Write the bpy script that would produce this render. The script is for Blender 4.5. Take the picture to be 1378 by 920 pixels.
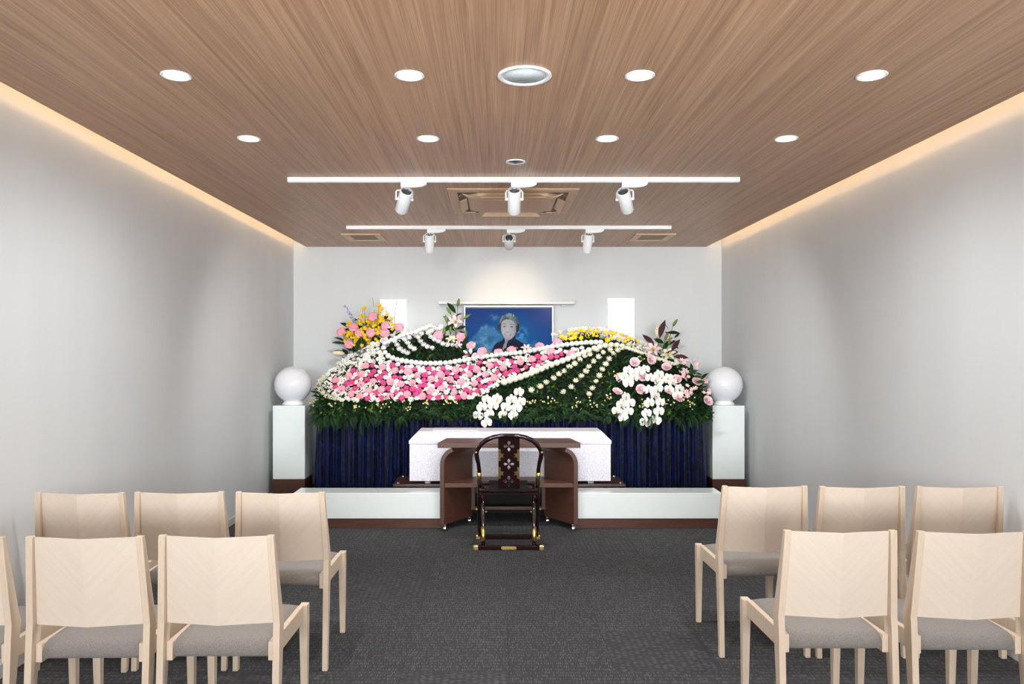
import bpy, bmesh, math, random
import numpy as np
from mathutils import Vector, Matrix, Quaternion, noise as mnoise

random.seed(7)
SC = bpy.context.scene
COL = SC.collection
for o in list(bpy.data.objects):
    bpy.data.objects.remove(o)

# ------------------------------------------------------------------ camera
FPX, U0, V0, CH = 1020.0, 668.0, 470.0, 1.505
cam = bpy.data.cameras.new('camera')
cam.sensor_width = 36.0
cam.lens = 36.0 * FPX / 1378.0
cam.shift_x = (689.0 - U0) / 1378.0
cam.shift_y = (V0 - 460.0) / 1378.0
cam.clip_start = 0.05
camo = bpy.data.objects.new('camera', cam)
camo.location = (0, 0, CH)
camo.rotation_euler = (math.pi / 2, 0, 0)
COL.objects.link(camo)
SC.camera = camo

def at(u, v, d):
    """pixel of the photograph + distance along the room -> point"""
    return Vector(((u - U0) * d / FPX, d, CH - (v - V0) * d / FPX))

# ------------------------------------------------------------------ world, lights, exposure
w = bpy.data.worlds.new('world'); SC.world = w
w.use_nodes = True
w.node_tree.nodes['Background'].inputs[0].default_value = (0.8, 0.85, 0.9, 1)
w.node_tree.nodes['Background'].inputs[1].default_value = 0.05

def area(name, loc, target, sx, sy, power, color, spread=180):
    l = bpy.data.lights.new(name, 'AREA'); l.shape = 'RECTANGLE'
    l.size = sx; l.size_y = sy; l.spread = math.radians(spread); l.energy = power; l.color = color
    o = bpy.data.objects.new(name, l); COL.objects.link(o)
    o.location = loc
    o.rotation_euler = (Vector(target) - Vector(loc)).to_track_quat('-Z', 'Y').to_euler()
    return o
area('rear_fill_light', (0.125, -6.2, 1.95), (0.125, 8.0, 1.1), 4.4, 1.2, 620, (0.92, 0.965, 1.0))  # unseen broad fill light added behind the camera; the rear wall is solid
area('studio_lamp', (-1.35, -0.35, 1.25), (-0.5, 2.9, 2.65), 0.6, 0.6, 19, (0.96, 0.985, 1.0), 75)
area('studio_lamp', (1.60, -0.35, 1.25), (0.75, 2.9, 2.65), 0.6, 0.6, 19, (0.96, 0.985, 1.0), 75)

SC.view_settings.view_transform = 'Standard'
SC.view_settings.look = 'None'
SC.view_settings.exposure = -0.1
SC.view_settings.gamma = 1.0
SC.view_settings.use_curve_mapping = False

# ------------------------------------------------------------------ materials
def srgb(r, g, b):
    f = lambda c: (c / 255 / 12.92) if c / 255 <= 0.04045 else ((c / 255 + 0.055) / 1.055) ** 2.4
    return (f(r), f(g), f(b), 1.0)

MATS = {}
def new_mat(name):
    m = bpy.data.materials.new(name); m.use_nodes = True
    MATS[name] = m
    nt = m.node_tree
    return m, nt, nt.nodes['Principled BSDF']

def simple(name, col, rough=0.5, metal=0.0, noise=0.0, nscale=30.0, bump=0.0, bscale=200.0, spec=None, sheen=0.0, trans=0.0, coat=0.0):
    m, nt, p = new_mat(name)
    c = srgb(*col)
    p.inputs['Base Color'].default_value = c
    p.inputs['Roughness'].default_value = rough
    p.inputs['Metallic'].default_value = metal
    if spec is not None: p.inputs['Specular IOR Level'].default_value = spec
    if sheen: p.inputs['Sheen Weight'].default_value = sheen
    if coat: p.inputs['Coat Weight'].default_value = coat
    tc = nt.nodes.new('ShaderNodeTexCoord')
    if noise:
        n = nt.nodes.new('ShaderNodeTexNoise'); n.inputs['Scale'].default_value = nscale; n.inputs['Detail'].default_value = 4
        nt.links.new(tc.outputs['Object'], n.inputs['Vector'])
        r = nt.nodes.new('ShaderNodeValToRGB')
        lo = tuple(max(0, x * (1 - noise)) for x in c[:3]) + (1,)
        hi = tuple(min(1, x * (1 + noise)) for x in c[:3]) + (1,)
        r.color_ramp.elements[0].position = 0.3; r.color_ramp.elements[1].position = 0.7
        r.color_ramp.elements[0].color = lo; r.color_ramp.elements[1].color = hi
        nt.links.new(n.outputs['Fac'], r.inputs['Fac'])
        nt.links.new(r.outputs['Color'], p.inputs['Base Color'])
    if bump:
        n2 = nt.nodes.new('ShaderNodeTexNoise'); n2.inputs['Scale'].default_value = bscale; n2.inputs['Detail'].default_value = 3
        nt.links.new(tc.outputs['Object'], n2.inputs['Vector'])
        b = nt.nodes.new('ShaderNodeBump'); b.inputs['Strength'].default_value = bump; b.inputs['Distance'].default_value = 0.002
        nt.links.new(n2.outputs['Fac'], b.inputs['Height']); nt.links.new(b.outputs['Normal'], p.inputs['Normal'])
    return m

def emit(name, col, strength):
    m, nt, p = new_mat(name)
    p.inputs['Base Color'].default_value = srgb(*col)
    p.inputs['Emission Color'].default_value = srgb(*col)
    p.inputs['Emission Strength'].default_value = strength
    p.inputs['Roughness'].default_value = 0.4
    return m

def wood(name, lo, hi, scale=(18, 1.2, 18), rough=0.45, fine=0.35, nscale=3.0, distortion=0.7, contrast=(0.35, 0.65), bump=0.05):
    m, nt, p = new_mat(name)
    N = nt.nodes.new; L = nt.links.new
    tc = N('ShaderNodeTexCoord'); mp = N('ShaderNodeMapping'); mp.inputs['Scale'].default_value = scale
    L(tc.outputs['Object'], mp.inputs['Vector'])
    n = N('ShaderNodeTexNoise'); n.inputs['Scale'].default_value = nscale; n.inputs['Detail'].default_value = 6; n.inputs['Roughness'].default_value = 0.62; n.inputs['Distortion'].default_value = distortion
    L(mp.outputs['Vector'], n.inputs['Vector'])
    n2 = N('ShaderNodeTexNoise'); n2.inputs['Scale'].default_value = nscale * 9; n2.inputs['Detail'].default_value = 3
    mp2 = N('ShaderNodeMapping'); mp2.inputs['Scale'].default_value = (scale[0], scale[1] * 0.5, scale[2])
    L(tc.outputs['Object'], mp2.inputs['Vector']); L(mp2.outputs['Vector'], n2.inputs['Vector'])
    mix = N('ShaderNodeMix'); mix.inputs[0].default_value = fine
    L(n.outputs['Fac'], mix.inputs[2]); L(n2.outputs['Fac'], mix.inputs[3])
    r = N('ShaderNodeValToRGB')
    r.color_ramp.elements[0].position, r.color_ramp.elements[1].position = contrast
    r.color_ramp.elements[0].color = srgb(*lo); r.color_ramp.elements[1].color = srgb(*hi)
    L(mix.outputs[0], r.inputs['Fac']); L(r.outputs['Color'], p.inputs['Base Color'])
    p.inputs['Roughness'].default_value = rough
    b = N('ShaderNodeBump'); b.inputs['Strength'].default_value = bump; b.inputs['Distance'].default_value = 0.001
    L(mix.outputs[0], b.inputs['Height']); L(b.outputs['Normal'], p.inputs['Normal'])
    return m

def wallpaper(name, col):
    m, nt, p = new_mat(name)
    N = nt.nodes.new; L = nt.links.new
    tc = N('ShaderNodeTexCoord')
    mp = N('ShaderNodeMapping'); mp.inputs['Scale'].default_value = (1.2, 1.2, 0.15)
    L(tc.outputs['Object'], mp.inputs['Vector'])
    n = N('ShaderNodeTexNoise'); n.inputs['Scale'].default_value = 3; n.inputs['Detail'].default_value = 5
    L(mp.outputs['Vector'], n.inputs['Vector'])
    r = N('ShaderNodeValToRGB'); c = srgb(*col)
    r.color_ramp.elements[0].color = tuple(x * 0.985 for x in c[:3]) + (1,); r.color_ramp.elements[1].color = tuple(min(1, x * 1.012) for x in c[:3]) + (1,)
    r.color_ramp.elements[0].position = 0.35; r.color_ramp.elements[1].position = 0.65
    L(n.outputs['Fac'], r.inputs['Fac']); L(r.outputs['Color'], p.inputs['Base Color'])
    p.inputs['Roughness'].default_value = 0.62
    mp2 = N('ShaderNodeMapping'); mp2.inputs['Scale'].default_value = (220, 220, 60); L(tc.outputs['Object'], mp2.inputs['Vector'])
    n2 = N('ShaderNodeTexNoise'); n2.inputs['Scale'].default_value = 1.0; n2.inputs['Detail'].default_value = 2; L(mp2.outputs['Vector'], n2.inputs['Vector'])
    b = N('ShaderNodeBump'); b.inputs['Strength'].default_value = 0.12; b.inputs['Distance'].default_value = 0.002
    L(n2.outputs['Fac'], b.inputs['Height']); L(b.outputs['Normal'], p.inputs['Normal'])
    return m

def carpet(name):
    m, nt, p = new_mat(name)
    N = nt.nodes.new; L = nt.links.new
    tc = N('ShaderNodeTexCoord'); oi = N('ShaderNodeObjectInfo')
    add = N('ShaderNodeVectorMath'); add.operation = 'ADD'
    sc = N('ShaderNodeVectorMath'); sc.operation = 'SCALE'; sc.inputs[3].default_value = 7.0
    L(oi.outputs['Location'], sc.inputs[0]); L(tc.outputs['Object'], add.inputs[0]); L(sc.outputs[0], add.inputs[1])
    mp = N('ShaderNodeMapping'); mp.inputs['Scale'].default_value = (120, 30, 1); L(add.outputs[0], mp.inputs['Vector'])
    v = N('ShaderNodeTexVoronoi'); v.inputs['Scale'].default_value = 1.0; v.inputs['Randomness'].default_value = 0.4; L(mp.outputs['Vector'], v.inputs['Vector'])
    r = N('ShaderNodeValToRGB'); r.color_ramp.elements[0].position = 0.12; r.color_ramp.elements[1].position = 0.5
    r.color_ramp.elements[0].color = srgb(122, 122, 122); r.color_ramp.elements[1].color = srgb(66, 67, 69)
    L(v.outputs['Distance'], r.inputs['Fac'])
    n = N('ShaderNodeTexNoise'); n.inputs['Scale'].default_value = 9; n.inputs['Detail'].default_value = 5; L(add.outputs[0], n.inputs['Vector'])
    # dashes come and go in patches
    vc = N('ShaderNodeTexWhiteNoise'); L(v.outputs['Position'], vc.inputs['Vector'])
    gt = N('ShaderNodeMath'); gt.operation = 'GREATER_THAN'; gt.inputs[1].default_value = 0.25; L(vc.outputs['Value'], gt.inputs[0])
    mul = N('ShaderNodeMath'); mul.operation = 'MULTIPLY'; L(gt.outputs[0], mul.inputs[0]); L(n.outputs['Fac'], mul.inputs[1])
    mx = N('ShaderNodeMix'); mx.data_type = 'RGBA'; mx.inputs[6].default_value = srgb(66, 67, 69)
    L(mul.outputs[0], mx.inputs[0]); L(r.outputs['Color'], mx.inputs[7])
    hs = N('ShaderNodeHueSaturation')
    mr = N('ShaderNodeMapRange'); mr.inputs[3].default_value = 0.94; mr.inputs[4].default_value = 1.06
    L(oi.outputs['Random'], mr.inputs[0]); L(mr.outputs[0], hs.inputs['Value']); L(mx.outputs[2], hs.inputs['Color'])
    L(hs.outputs['Color'], p.inputs['Base Color'])
    p.inputs['Roughness'].default_value = 0.95; p.inputs['Specular IOR Level'].default_value = 0.1
    n3 = N('ShaderNodeTexNoise'); n3.inputs['Scale'].default_value = 350; L(add.outputs[0], n3.inputs['Vector'])
    b = N('ShaderNodeBump'); b.inputs['Strength'].default_value = 0.5; b.inputs['Distance'].default_value = 0.003
    L(n3.outputs['Fac'], b.inputs['Height']); L(b.outputs['Normal'], p.inputs['Normal'])
    return m

def velvet(name):
    m, nt, p = new_mat(name)
    N = nt.nodes.new; L = nt.links.new
    tc = N('ShaderNodeTexCoord'); mp = N('ShaderNodeMapping'); mp.inputs['Scale'].default_value = (1, 1, 0.55); L(tc.outputs['Object'], mp.inputs['Vector'])
    n = N('ShaderNodeTexNoise'); n.inputs['Scale'].default_value = 38; n.inputs['Detail'].default_value = 6; n.inputs['Roughness'].default_value = 0.7; n.inputs['Distortion'].default_value = 0.8
    L(mp.outputs['Vector'], n.inputs['Vector'])
    r = N('ShaderNodeValToRGB'); r.color_ramp.elements[0].position = 0.46; r.color_ramp.elements[1].position = 0.70
    r.color_ramp.elements[0].color = srgb(2, 3, 10); r.color_ramp.elements[1].color = srgb(22, 36, 92)
    L(n.outputs['Fac'], r.inputs['Fac']); L(r.outputs['Color'], p.inputs['Base Color'])
    p.inputs['Roughness'].default_value = 0.55; p.inputs['Specular IOR Level'].default_value = 0.2
    p.inputs['Sheen Weight'].default_value = 0.7; p.inputs['Sheen Tint'].default_value = srgb(52, 82, 190)
    p.inputs['Sheen Roughness'].default_value = 0.35
    b = N('ShaderNodeBump'); b.inputs['Strength'].default_value = 0.6; b.inputs['Distance'].default_value = 0.006
    L(n.outputs['Fac'], b.inputs['Height']); L(b.outputs['Normal'], p.inputs['Normal'])
    return m

def chevron(name, half=False):
    """pale ash veneer, grain meeting in a V along the crease"""
    m, nt, p = new_mat(name)
    N = nt.nodes.new; L = nt.links.new
    tc = N('ShaderNodeTexCoord'); sx = N('ShaderNodeSeparateXYZ'); L(tc.outputs['Object'], sx.inputs[0])
    ab = N('ShaderNodeMath'); ab.operation = 'ABSOLUTE'; L(sx.outputs['X'], ab.inputs[0])
    a = N('ShaderNodeMath'); a.operation = 'SUBTRACT'; L(sx.outputs['Z'], a.inputs[0]); L(ab.outputs[0], a.inputs[1])
    s = N('ShaderNodeMath'); s.operation = 'ADD'; L(sx.outputs['Z'], s.inputs[0]); L(ab.outputs[0], s.inputs[1])
    cb = N('ShaderNodeCombineXYZ'); L(a.outputs[0], cb.inputs[0]); L(s.outputs[0], cb.inputs[1])
    sg = N('ShaderNodeMath'); sg.operation = 'SIGN'; L(sx.outputs['X'], sg.inputs[0]); L(sg.outputs[0], cb.inputs[2])
    mp = N('ShaderNodeMapping'); mp.inputs['Scale'].default_value = (55, 2.2, 3); L(cb.outputs[0], mp.inputs['Vector'])
    n = N('ShaderNodeTexNoise'); n.inputs['Scale'].default_value = 1.4; n.inputs['Detail'].default_value = 5; L(mp.outputs['Vector'], n.inputs['Vector'])
    r = N('ShaderNodeValToRGB'); r.color_ramp.elements[0].position = 0.3; r.color_ramp.elements[1].position = 0.7
    r.color_ramp.elements[0].color = srgb(221, 205, 188); r.color_ramp.elements[1].color = srgb(226, 211, 195)
    L(n.outputs['Fac'], r.inputs['Fac']); L(r.outputs['Color'], p.inputs['Base Color'])
    p.inputs['Roughness'].default_value = 0.5
    return m

def brocade(name):
    m, nt, p = new_mat(name)
    N = nt.nodes.new; L = nt.links.new
    tc = N('ShaderNodeTexCoord'); mp = N('ShaderNodeMapping'); mp.inputs['Scale'].default_value = (1, 1, 1); L(tc.outputs['Object'], mp.inputs['Vector'])
    v = N('ShaderNodeTexVoronoi'); v.feature = 'DISTANCE_TO_EDGE'; v.inputs['Scale'].default_value = 45; L(mp.outputs['Vector'], v.inputs['Vector'])
    n = N('ShaderNodeTexNoise'); n.inputs['Scale'].default_value = 60; n.inputs['Detail'].default_value = 4; L(mp.outputs['Vector'], n.inputs['Vector'])
    r = N('ShaderNodeValToRGB'); r.color_ramp.elements[0].position = 0.0; r.color_ramp.elements[1].position = 0.16
    r.color_ramp.elements[0].color = srgb(188, 188, 204); r.color_ramp.elements[1].color = srgb(232, 230, 238)
    L(v.outputs['Distance'], r.inputs['Fac'])
    mx = N('ShaderNodeMix'); mx.data_type = 'RGBA'; L(n.outputs['Fac'], mx.inputs[0]); mx.inputs[7].default_value = srgb(229, 227, 236); L(r.outputs['Color'], mx.inputs[6])
    L(mx.outputs[2], p.inputs['Base Color']); p.inputs['Roughness'].default_value = 0.55
    b = N('ShaderNodeBump'); b.inputs['Strength'].default_value = 0.3; b.inputs['Distance'].default_value = 0.002; L(r.outputs['Color'], b.inputs['Height']); L(b.outputs['Normal'], p.inputs['Normal'])
    return m

WALL = wallpaper('wallpaper_pale_grey', (223, 226, 227))
CEIL = wood('ceiling_oak', (152, 112, 84), (210, 167, 132), scale=(13, 0.18, 13), nscale=2.6, fine=0.40, distortion=1.1, contrast=(0.34, 0.66), rough=0.42)
CARP = carpet('carpet_charcoal')
SLAB = simple('slab_grey', (70, 70, 70), 0.9, noise=0.1)
BASEM = simple('baseboard_grey', (205, 204, 200), 0.45, noise=0.03)
WHITE = simple('lamp_white', (248, 249, 250), 0.35, noise=0.02)
LENS = emit('downlight_lens', (255, 243, 222), 9.0)
COVE = emit('cove_strip', (255, 208, 154), 15.0)
SPKG = simple('speaker_grille', (226, 234, 240), 0.6, bump=0.5, bscale=900, noise=0.04)
GREYM = simple('grey_metal', (120, 124, 128), 0.35, metal=0.7, noise=0.05)
DARKM = simple('dark_metal', (45, 50, 55), 0.45, noise=0.1)
ACM = simple('beige_plastic', (206, 172, 140), 0.5, noise=0.04)
ACL = simple('pale_beige_plastic', (222, 188, 150), 0.5, noise=0.04)
ACG = simple('beige_grille', (206, 168, 134), 0.55, noise=0.05, bump=0.6, bscale=300)
VENT = simple('vent_beige', (150, 128, 108), 0.55, noise=0.05)
ASH = wood('ash_wood', (208, 187, 164), (222, 204, 184), scale=(30, 30, 1.6), nscale=2.0, fine=0.4, rough=0.5, bump=0.03)
CHEV = chevron('ash_veneer')
SEATM = simple('seat_wool_grey', (136, 130, 125), 0.95, noise=0.22, nscale=260, bump=0.5, bscale=500, sheen=0.15)
BROWN = wood('walnut_laminate', (70, 43, 33), (90, 57, 45), scale=(2, 2, 30), nscale=2.5, fine=0.4, rough=0.4)
BROWNH = wood('walnut_laminate_wide', (74, 46, 35), (95, 61, 48), scale=(2, 30, 30), nscale=2.5, fine=0.4, rough=0.38)
BIERM = wood('bier_wood', (58, 36, 32), (74, 48, 42), scale=(2, 30, 30), nscale=2.5, rough=0.35)
ACRY = simple('white_acrylic', (238, 246, 245), 0.08, noise=0.01, coat=0.3)
GLOBE = simple('opal_glass', (238, 240, 246), 0.06, noise=0.01, coat=0.5)
LANT = emit('lantern_acrylic', (250, 250, 250), 0.3)
COFF = brocade('white_brocade')
COFT = simple('white_satin', (234, 232, 240), 0.45, noise=0.02)
VELV = velvet('navy_velvet')
CHROME = simple('chrome', (220, 222, 226), 0.12, metal=1.0, noise=0.02)
RUBBER_AND_SHADE = simple('black_rubber_and_shade', (12, 12, 12), 0.8, noise=0.1)  # caster rubber, and near-black put in for shade under the desk
LACQ = simple('black_red_lacquer', (30, 8, 10), 0.14, noise=0.15, nscale=8, coat=0.6)
GOLD = simple('brass_gold', (222, 190, 120), 0.28, metal=1.0, noise=0.25, nscale=160, bump=0.3, bscale=300)
LEATH = simple('grey_leather', (30, 29, 28), 0.75, spec=0.2, noise=0.15, nscale=60, bump=0.4, bscale=150)
SILVER = simple('silver_frame', (190, 190, 194), 0.42, metal=0.6, noise=0.02)
BLACKP = simple('black_bezel', (14, 14, 16), 0.35, noise=0.1)
SHELFW = simple('white_shelf', (226, 226, 224), 0.4, noise=0.02)
# plants
LEAFD = simple('leaf_dark', (30, 56, 28), 0.7, spec=0.2, noise=0.45, nscale=9)
LEAFM = simple('leaf_mid', (42, 74, 38), 0.7, spec=0.2, noise=0.35, nscale=9)
LEAFL = simple('leaf_light', (108, 134, 52), 0.45, noise=0.25, nscale=20)
LEAFP = simple('leaf_burgundy', (78, 44, 52), 0.4, noise=0.3, nscale=20)
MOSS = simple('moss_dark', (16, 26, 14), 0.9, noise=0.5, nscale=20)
PWHITE = simple('petal_white', (234, 233, 229), 0.6, noise=0.02)
PCREAM = simple('petal_cream', (232, 230, 208), 0.6, noise=0.04)
PPINK = simple('petal_pink', (250, 172, 188), 0.6, noise=0.10, nscale=40)
PHOT = simple('petal_magenta', (218, 72, 136), 0.6, noise=0.15, nscale=40)
PROSE = simple('petal_rose', (255, 216, 222), 0.6, noise=0.10, nscale=40)
PLILY = simple('petal_lily', (250, 214, 214), 0.55, noise=0.08, nscale=30)
PLILC = simple('petal_lily_cream', (244, 234, 200), 0.55, noise=0.06, nscale=30)
PYEL = simple('petal_yellow', (244, 206, 30), 0.6, noise=0.15, nscale=40)
PCENT = simple('flower_centre', (206, 196, 88), 0.7, noise=0.1)
PBLUE = simple('petal_blue', (150, 172, 220), 0.6, noise=0.1)
LIPY = simple('orchid_lip', (222, 186, 92), 0.5, noise=0.15, nscale=60)
BERRY = simple('berry_cream', (236, 226, 160), 0.5, noise=0.05)
STEM = simple('stem_green', (70, 104, 48), 0.5, noise=0.15)

# ------------------------------------------------------------------ mesh helpers
class MB:
    def __init__(s): s.v = []; s.f = []; s.m = []; s.sm = []
    def add(s, verts, faces, mi=0, M=None, smooth=False):
        o = len(s.v)
        for p in verts:
            p = Vector(p)
            s.v.append(M @ p if M is not None else p)
        for f in faces:
            s.f.append(tuple(o + i for i in f)); s.m.append(mi); s.sm.append(smooth)
    def box(s, x0, x1, y0, y1, z0, z1, mi=0, M=None):
        vs = [(x0, y0, z0), (x1, y0, z0), (x1, y1, z0), (x0, y1, z0), (x0, y0, z1), (x1, y0, z1), (x1, y1, z1), (x0, y1, z1)]
        s.add(vs, [(0, 3, 2, 1), (4, 5, 6, 7), (0, 1, 5, 4), (1, 2, 6, 5), (2, 3, 7, 6), (3, 0, 4, 7)], mi, M)
    def hexa(s, vs, mi=0, M=None):
        s.add(vs, [(0, 3, 2, 1), (4, 5, 6, 7), (0, 1, 5, 4), (1, 2, 6, 5), (2, 3, 7, 6), (3, 0, 4, 7)], mi, M)
    def loft(s, rings, closed_ring=True, caps=True, mi=0, smooth=True, M=None):
        n = len(rings[0]); vs = [p for r in rings for p in r]; fs = []
        for i in range(len(rings) - 1):
            for j in range(n if closed_ring else n - 1):
                k = (j + 1) % n
                fs.append((i * n + j, i * n + k, (i + 1) * n + k, (i + 1) * n + j))
        if caps:
            fs.append(tuple(reversed(range(n)))); fs.append(tuple((len(rings) - 1) * n + j for j in range(n)))
        s.add(vs, fs, mi, M, smooth)
    def lathe(s, prof, n=24, mi=0, M=None, smooth=True, caps=True):
        rings = [[(r * math.cos(2 * math.pi * j / n), r * math.sin(2 * math.pi * j / n), z) for j in range(n)] for r, z in prof]
        s.loft(rings, True, caps, mi, smooth, M)
    def tube(s, pts, rad, n=8, mi=0, smooth=True, M=None, flat=1.0):
        pts = [Vector(p) for p in pts]; rings = []
        rads = rad if isinstance(rad, (list, tuple)) else [rad] * len(pts)
        up = None
        for i, p in enumerate(pts):
            t = (pts[min(i + 1, len(pts) - 1)] - pts[max(i - 1, 0)]).normalized()
            if up is None:
                up = Vector((0, 0, 1)) if abs(t.z) < 0.9 else Vector((0, 1, 0))
            a = t.cross(up).normalized(); b = a.cross(t).normalized(); up = b
            rings.append([p + rads[i] * (a * math.cos(2 * math.pi * j / n) + flat * b * math.sin(2 * math.pi * j / n)) for j in range(n)])
        s.loft(rings, True, True, mi, smooth, M)
    def sphere(s, c, r, nu=12, nv=8, mi=0, M=None, sc=(1, 1, 1)):
        c = Vector(c); rings = []
        for i in range(1, nv):
            th = math.pi * i / nv
            rings.append([c + Vector((r * sc[0] * math.sin(th) * math.cos(2 * math.pi * j / nu), r * sc[1] * math.sin(th) * math.sin(2 * math.pi * j / nu), -r * sc[2] * math.cos(th))) for j in range(nu)])
        s.loft(rings, True, True, mi, True, M)
    def mesh(s, name, mats):
        me = bpy.data.meshes.new(name)
        me.from_pydata([tuple(p) for p in s.v], [], s.f)
        for m in (mats if isinstance(mats, (list, tuple)) else [mats]): me.materials.append(m)
        me.polygons.foreach_set('material_index', s.m)
        me.polygons.foreach_set('use_smooth', s.sm)
        me.update()
        bm = bmesh.new(); bm.from_mesh(me); bmesh.ops.recalc_face_normals(bm, faces=bm.faces[:]); bm.to_mesh(me); bm.free()
        return me
    def build(s, name, mats, parent=None, bevel=0.0, seg=2, **k):
        return link(name, s.mesh(name, mats), parent, bevel, seg, **k)

def link(name, me, parent=None, bevel=0.0, seg=2, loc=None, rot=None, scale=None):
    o = bpy.data.objects.new(name, me); COL.objects.link(o)
    if parent is not None: o.parent = parent
    if loc is not None: o.location = loc
    if rot is not None:
        o.rotation_mode = 'QUATERNION'; o.rotation_quaternion = rot
    if scale is not None: o.scale = (scale,) * 3 if isinstance(scale, (int, float)) else scale
    if bevel:
        b = o.modifiers.new('bevel', 'BEVEL'); b.width = bevel; b.segments = seg; b.limit_method = 'ANGLE'; b.angle_limit = math.radians(35)
    return o

def tag(o, label, cat, group=None):
    o['label'] = label; o['category'] = cat
    if group: o['group'] = group
    return o

def thing(name, label, cat, loc=(0, 0, 0), rotz=0, group=None):
    o = bpy.data.objects.new(name, None); COL.objects.link(o)
    o.empty_display_size = 0.1
    o.location = loc; o.rotation_euler = (0, 0, rotz)
    return tag(o, label, cat, group)

def struct(o):
    o['kind'] = 'structure'; return o

def copy_tree(root, loc, rotz=0):
    r = root.copy(); COL.objects.link(r); r.location = loc; r.rotation_euler = (0, 0, rotz)
    for ch in list(root.children):
        c = ch.copy(); COL.objects.link(c); c.parent = r
        for g in list(ch.children):
            d = g.copy(); COL.objects.link(d); d.parent = c
    return r

def shape2d(name, outer, holes, thick, mats):
    """flat plate with real holes, in the XZ plane, thickness along Y (centred)"""
    cu = bpy.data.curves.new(name, 'CURVE'); cu.dimensions = '2D'; cu.fill_mode = 'BOTH'; cu.extrude = thick / 2
    for pts in [outer] + holes:
        sp = cu.splines.new('POLY'); sp.points.add(len(pts) - 1); sp.use_cyclic_u = True
        for i, p in enumerate(pts): sp.points[i].co = (p[0], p[1], 0, 1)
    o = bpy.data.objects.new(name, cu); COL.objects.link(o)
    dg = bpy.context.evaluated_depsgraph_get()
    me = bpy.data.meshes.new_from_object(o.evaluated_get(dg))
    bpy.data.objects.remove(o); bpy.data.curves.remove(cu)
    me.transform(Matrix.Rotation(math.pi / 2, 4, 'X'))
    me.materials.clear()
    for m in (mats if isinstance(mats, (list, tuple)) else [mats]): me.materials.append(m)
    return me

# ------------------------------------------------------------------ the room
XL, XR, YB, YR, ZC = -2.275, 2.525, 8.5, -6.5, 2.655
CL, CR = -2.133, 2.352           # edges of the wooden ceiling, inside the cove slots
ZTOP = 2.93

def wall(name, *b):
    m = MB(); m.box(*b); return struct(m.build(name, WALL))
wall('wall_left', XL - 0.12, XL, YR, YB + 0.12, -0.05, ZTOP)
wall('wall_right', XR, XR + 0.12, YR, YB + 0.12, -0.05, ZTOP)
wall('wall_back', XL, XR, YB, YB + 0.12, -0.05, ZTOP)
wall('wall_rear', XL, XR, YR - 0.12, YR, -0.05, ZTOP)
m = MB(); m.box(XL, XR, YR, YB, ZTOP, ZTOP + 0.1); struct(m.build('ceiling_upper', WALL))
m = MB(); m.box(CL, CR, YR, YB, ZC, ZC + 0.012)
ceil = struct(m.build('ceiling', CEIL))
for sgn, x, nm in ((-1, CL, 'trim_1'), (1, CR, 'trim_2')):
    m = MB(); xi = x - sgn * 0.16
    m.box(min(xi, xi - sgn * 0.012), max(xi, xi - sgn * 0.012), YR, YB, ZC + 0.012, ZTOP)
    struct(m.build(nm, WALL))
for sgn, x, lab in ((-1, CL, 'left'), (1, CR, 'right')):
    m = MB(); xi = x - sgn * 0.055
    m.box(xi - 0.011, xi + 0.011, YR + 0.1, YB - 0.01, ZC + 0.012, ZC + 0.024)
    tag(m.build('cove_light', COVE), 'warm glowing light strip hidden in the ceiling slot along the %s wall' % lab, 'cove light', 'cove lights')
for nm, b in (('baseboard_left', (XL, XL + 0.008, YR, YB, 0.0, 0.06)), ('baseboard_right', (XR - 0.008, XR, YR, YB, 0.0, 0.06)), ('baseboard_back', (XL + 0.008, XR - 0.008, YB - 0.008, YB, 0.0, 0.06))):
    m = MB(); m.box(*b); struct(m.build(nm, BASEM))

# floor: slab with separate carpet tiles
m = MB(); m.box(XL, XR, YR, YB, -0.05, -0.006)
floor = struct(m.build('floor', SLAB))
g = 0.0002
turned = {(-2, 9), (1, 7), (-2, 11), (1, 11), (-1, 6), (3, 9), (-4, 8), (2, 5), (-3, 6), (0, 12), (3, 12), (-3, 12)}
tile_mesh = {}
for i in range(-6, 6):
    x0, x1 = max(XL + 0.001, 0.06 + 0.5 * i), min(XR - 0.001, 0.56 + 0.5 * i)
    if x1 - x0 < 0.01: continue
    for j in range(2, 17):
        y0, y1 = 0.04 + 0.5 * j, min(YB - 0.001, 0.54 + 0.5 * j)
        t = (i, j) in turned
        wx, wy = x1 - x0 - 2 * g, y1 - y0 - 2 * g
        key = (round(wx, 3), round(wy, 3), t)
        if key not in tile_mesh:
            b = MB(); a, c = (wy, wx) if t else (wx, wy)
            e = 0.0003
            b.hexa([(-a/2, -c/2, -0.006), (a/2, -c/2, -0.006), (a/2, c/2, -0.006), (-a/2, c/2, -0.006), (-a/2+e, -c/2+e, 0), (a/2-e, -c/2+e, 0), (a/2-e, c/2-e, 0), (-a/2+e, c/2-e, 0)])
            tile_mesh[key] = b.mesh('carpet_tile', CARP)
        o = link('carpet_tile', tile_mesh[key], floor, loc=((x0 + x1) / 2, (y0 + y1) / 2, 0))
        if t: o.rotation_euler = (0, 0, math.pi / 2)
m = MB(); m.box(XL, XR, YR, 0.04 + 0.5 * 2, -0.006, 0.0)
o = m.build('carpet_rest', CARP, floor); o['kind'] = 'stuff'

# ------------------------------------------------------------------ ceiling fittings
DOWN = 1.15 * FPX
def ceil_at(u, v):
    d = (ZC - CH) * FPX / (V0 - v)
    return Vector(((u - U0) * d / FPX, d, ZC))

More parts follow.
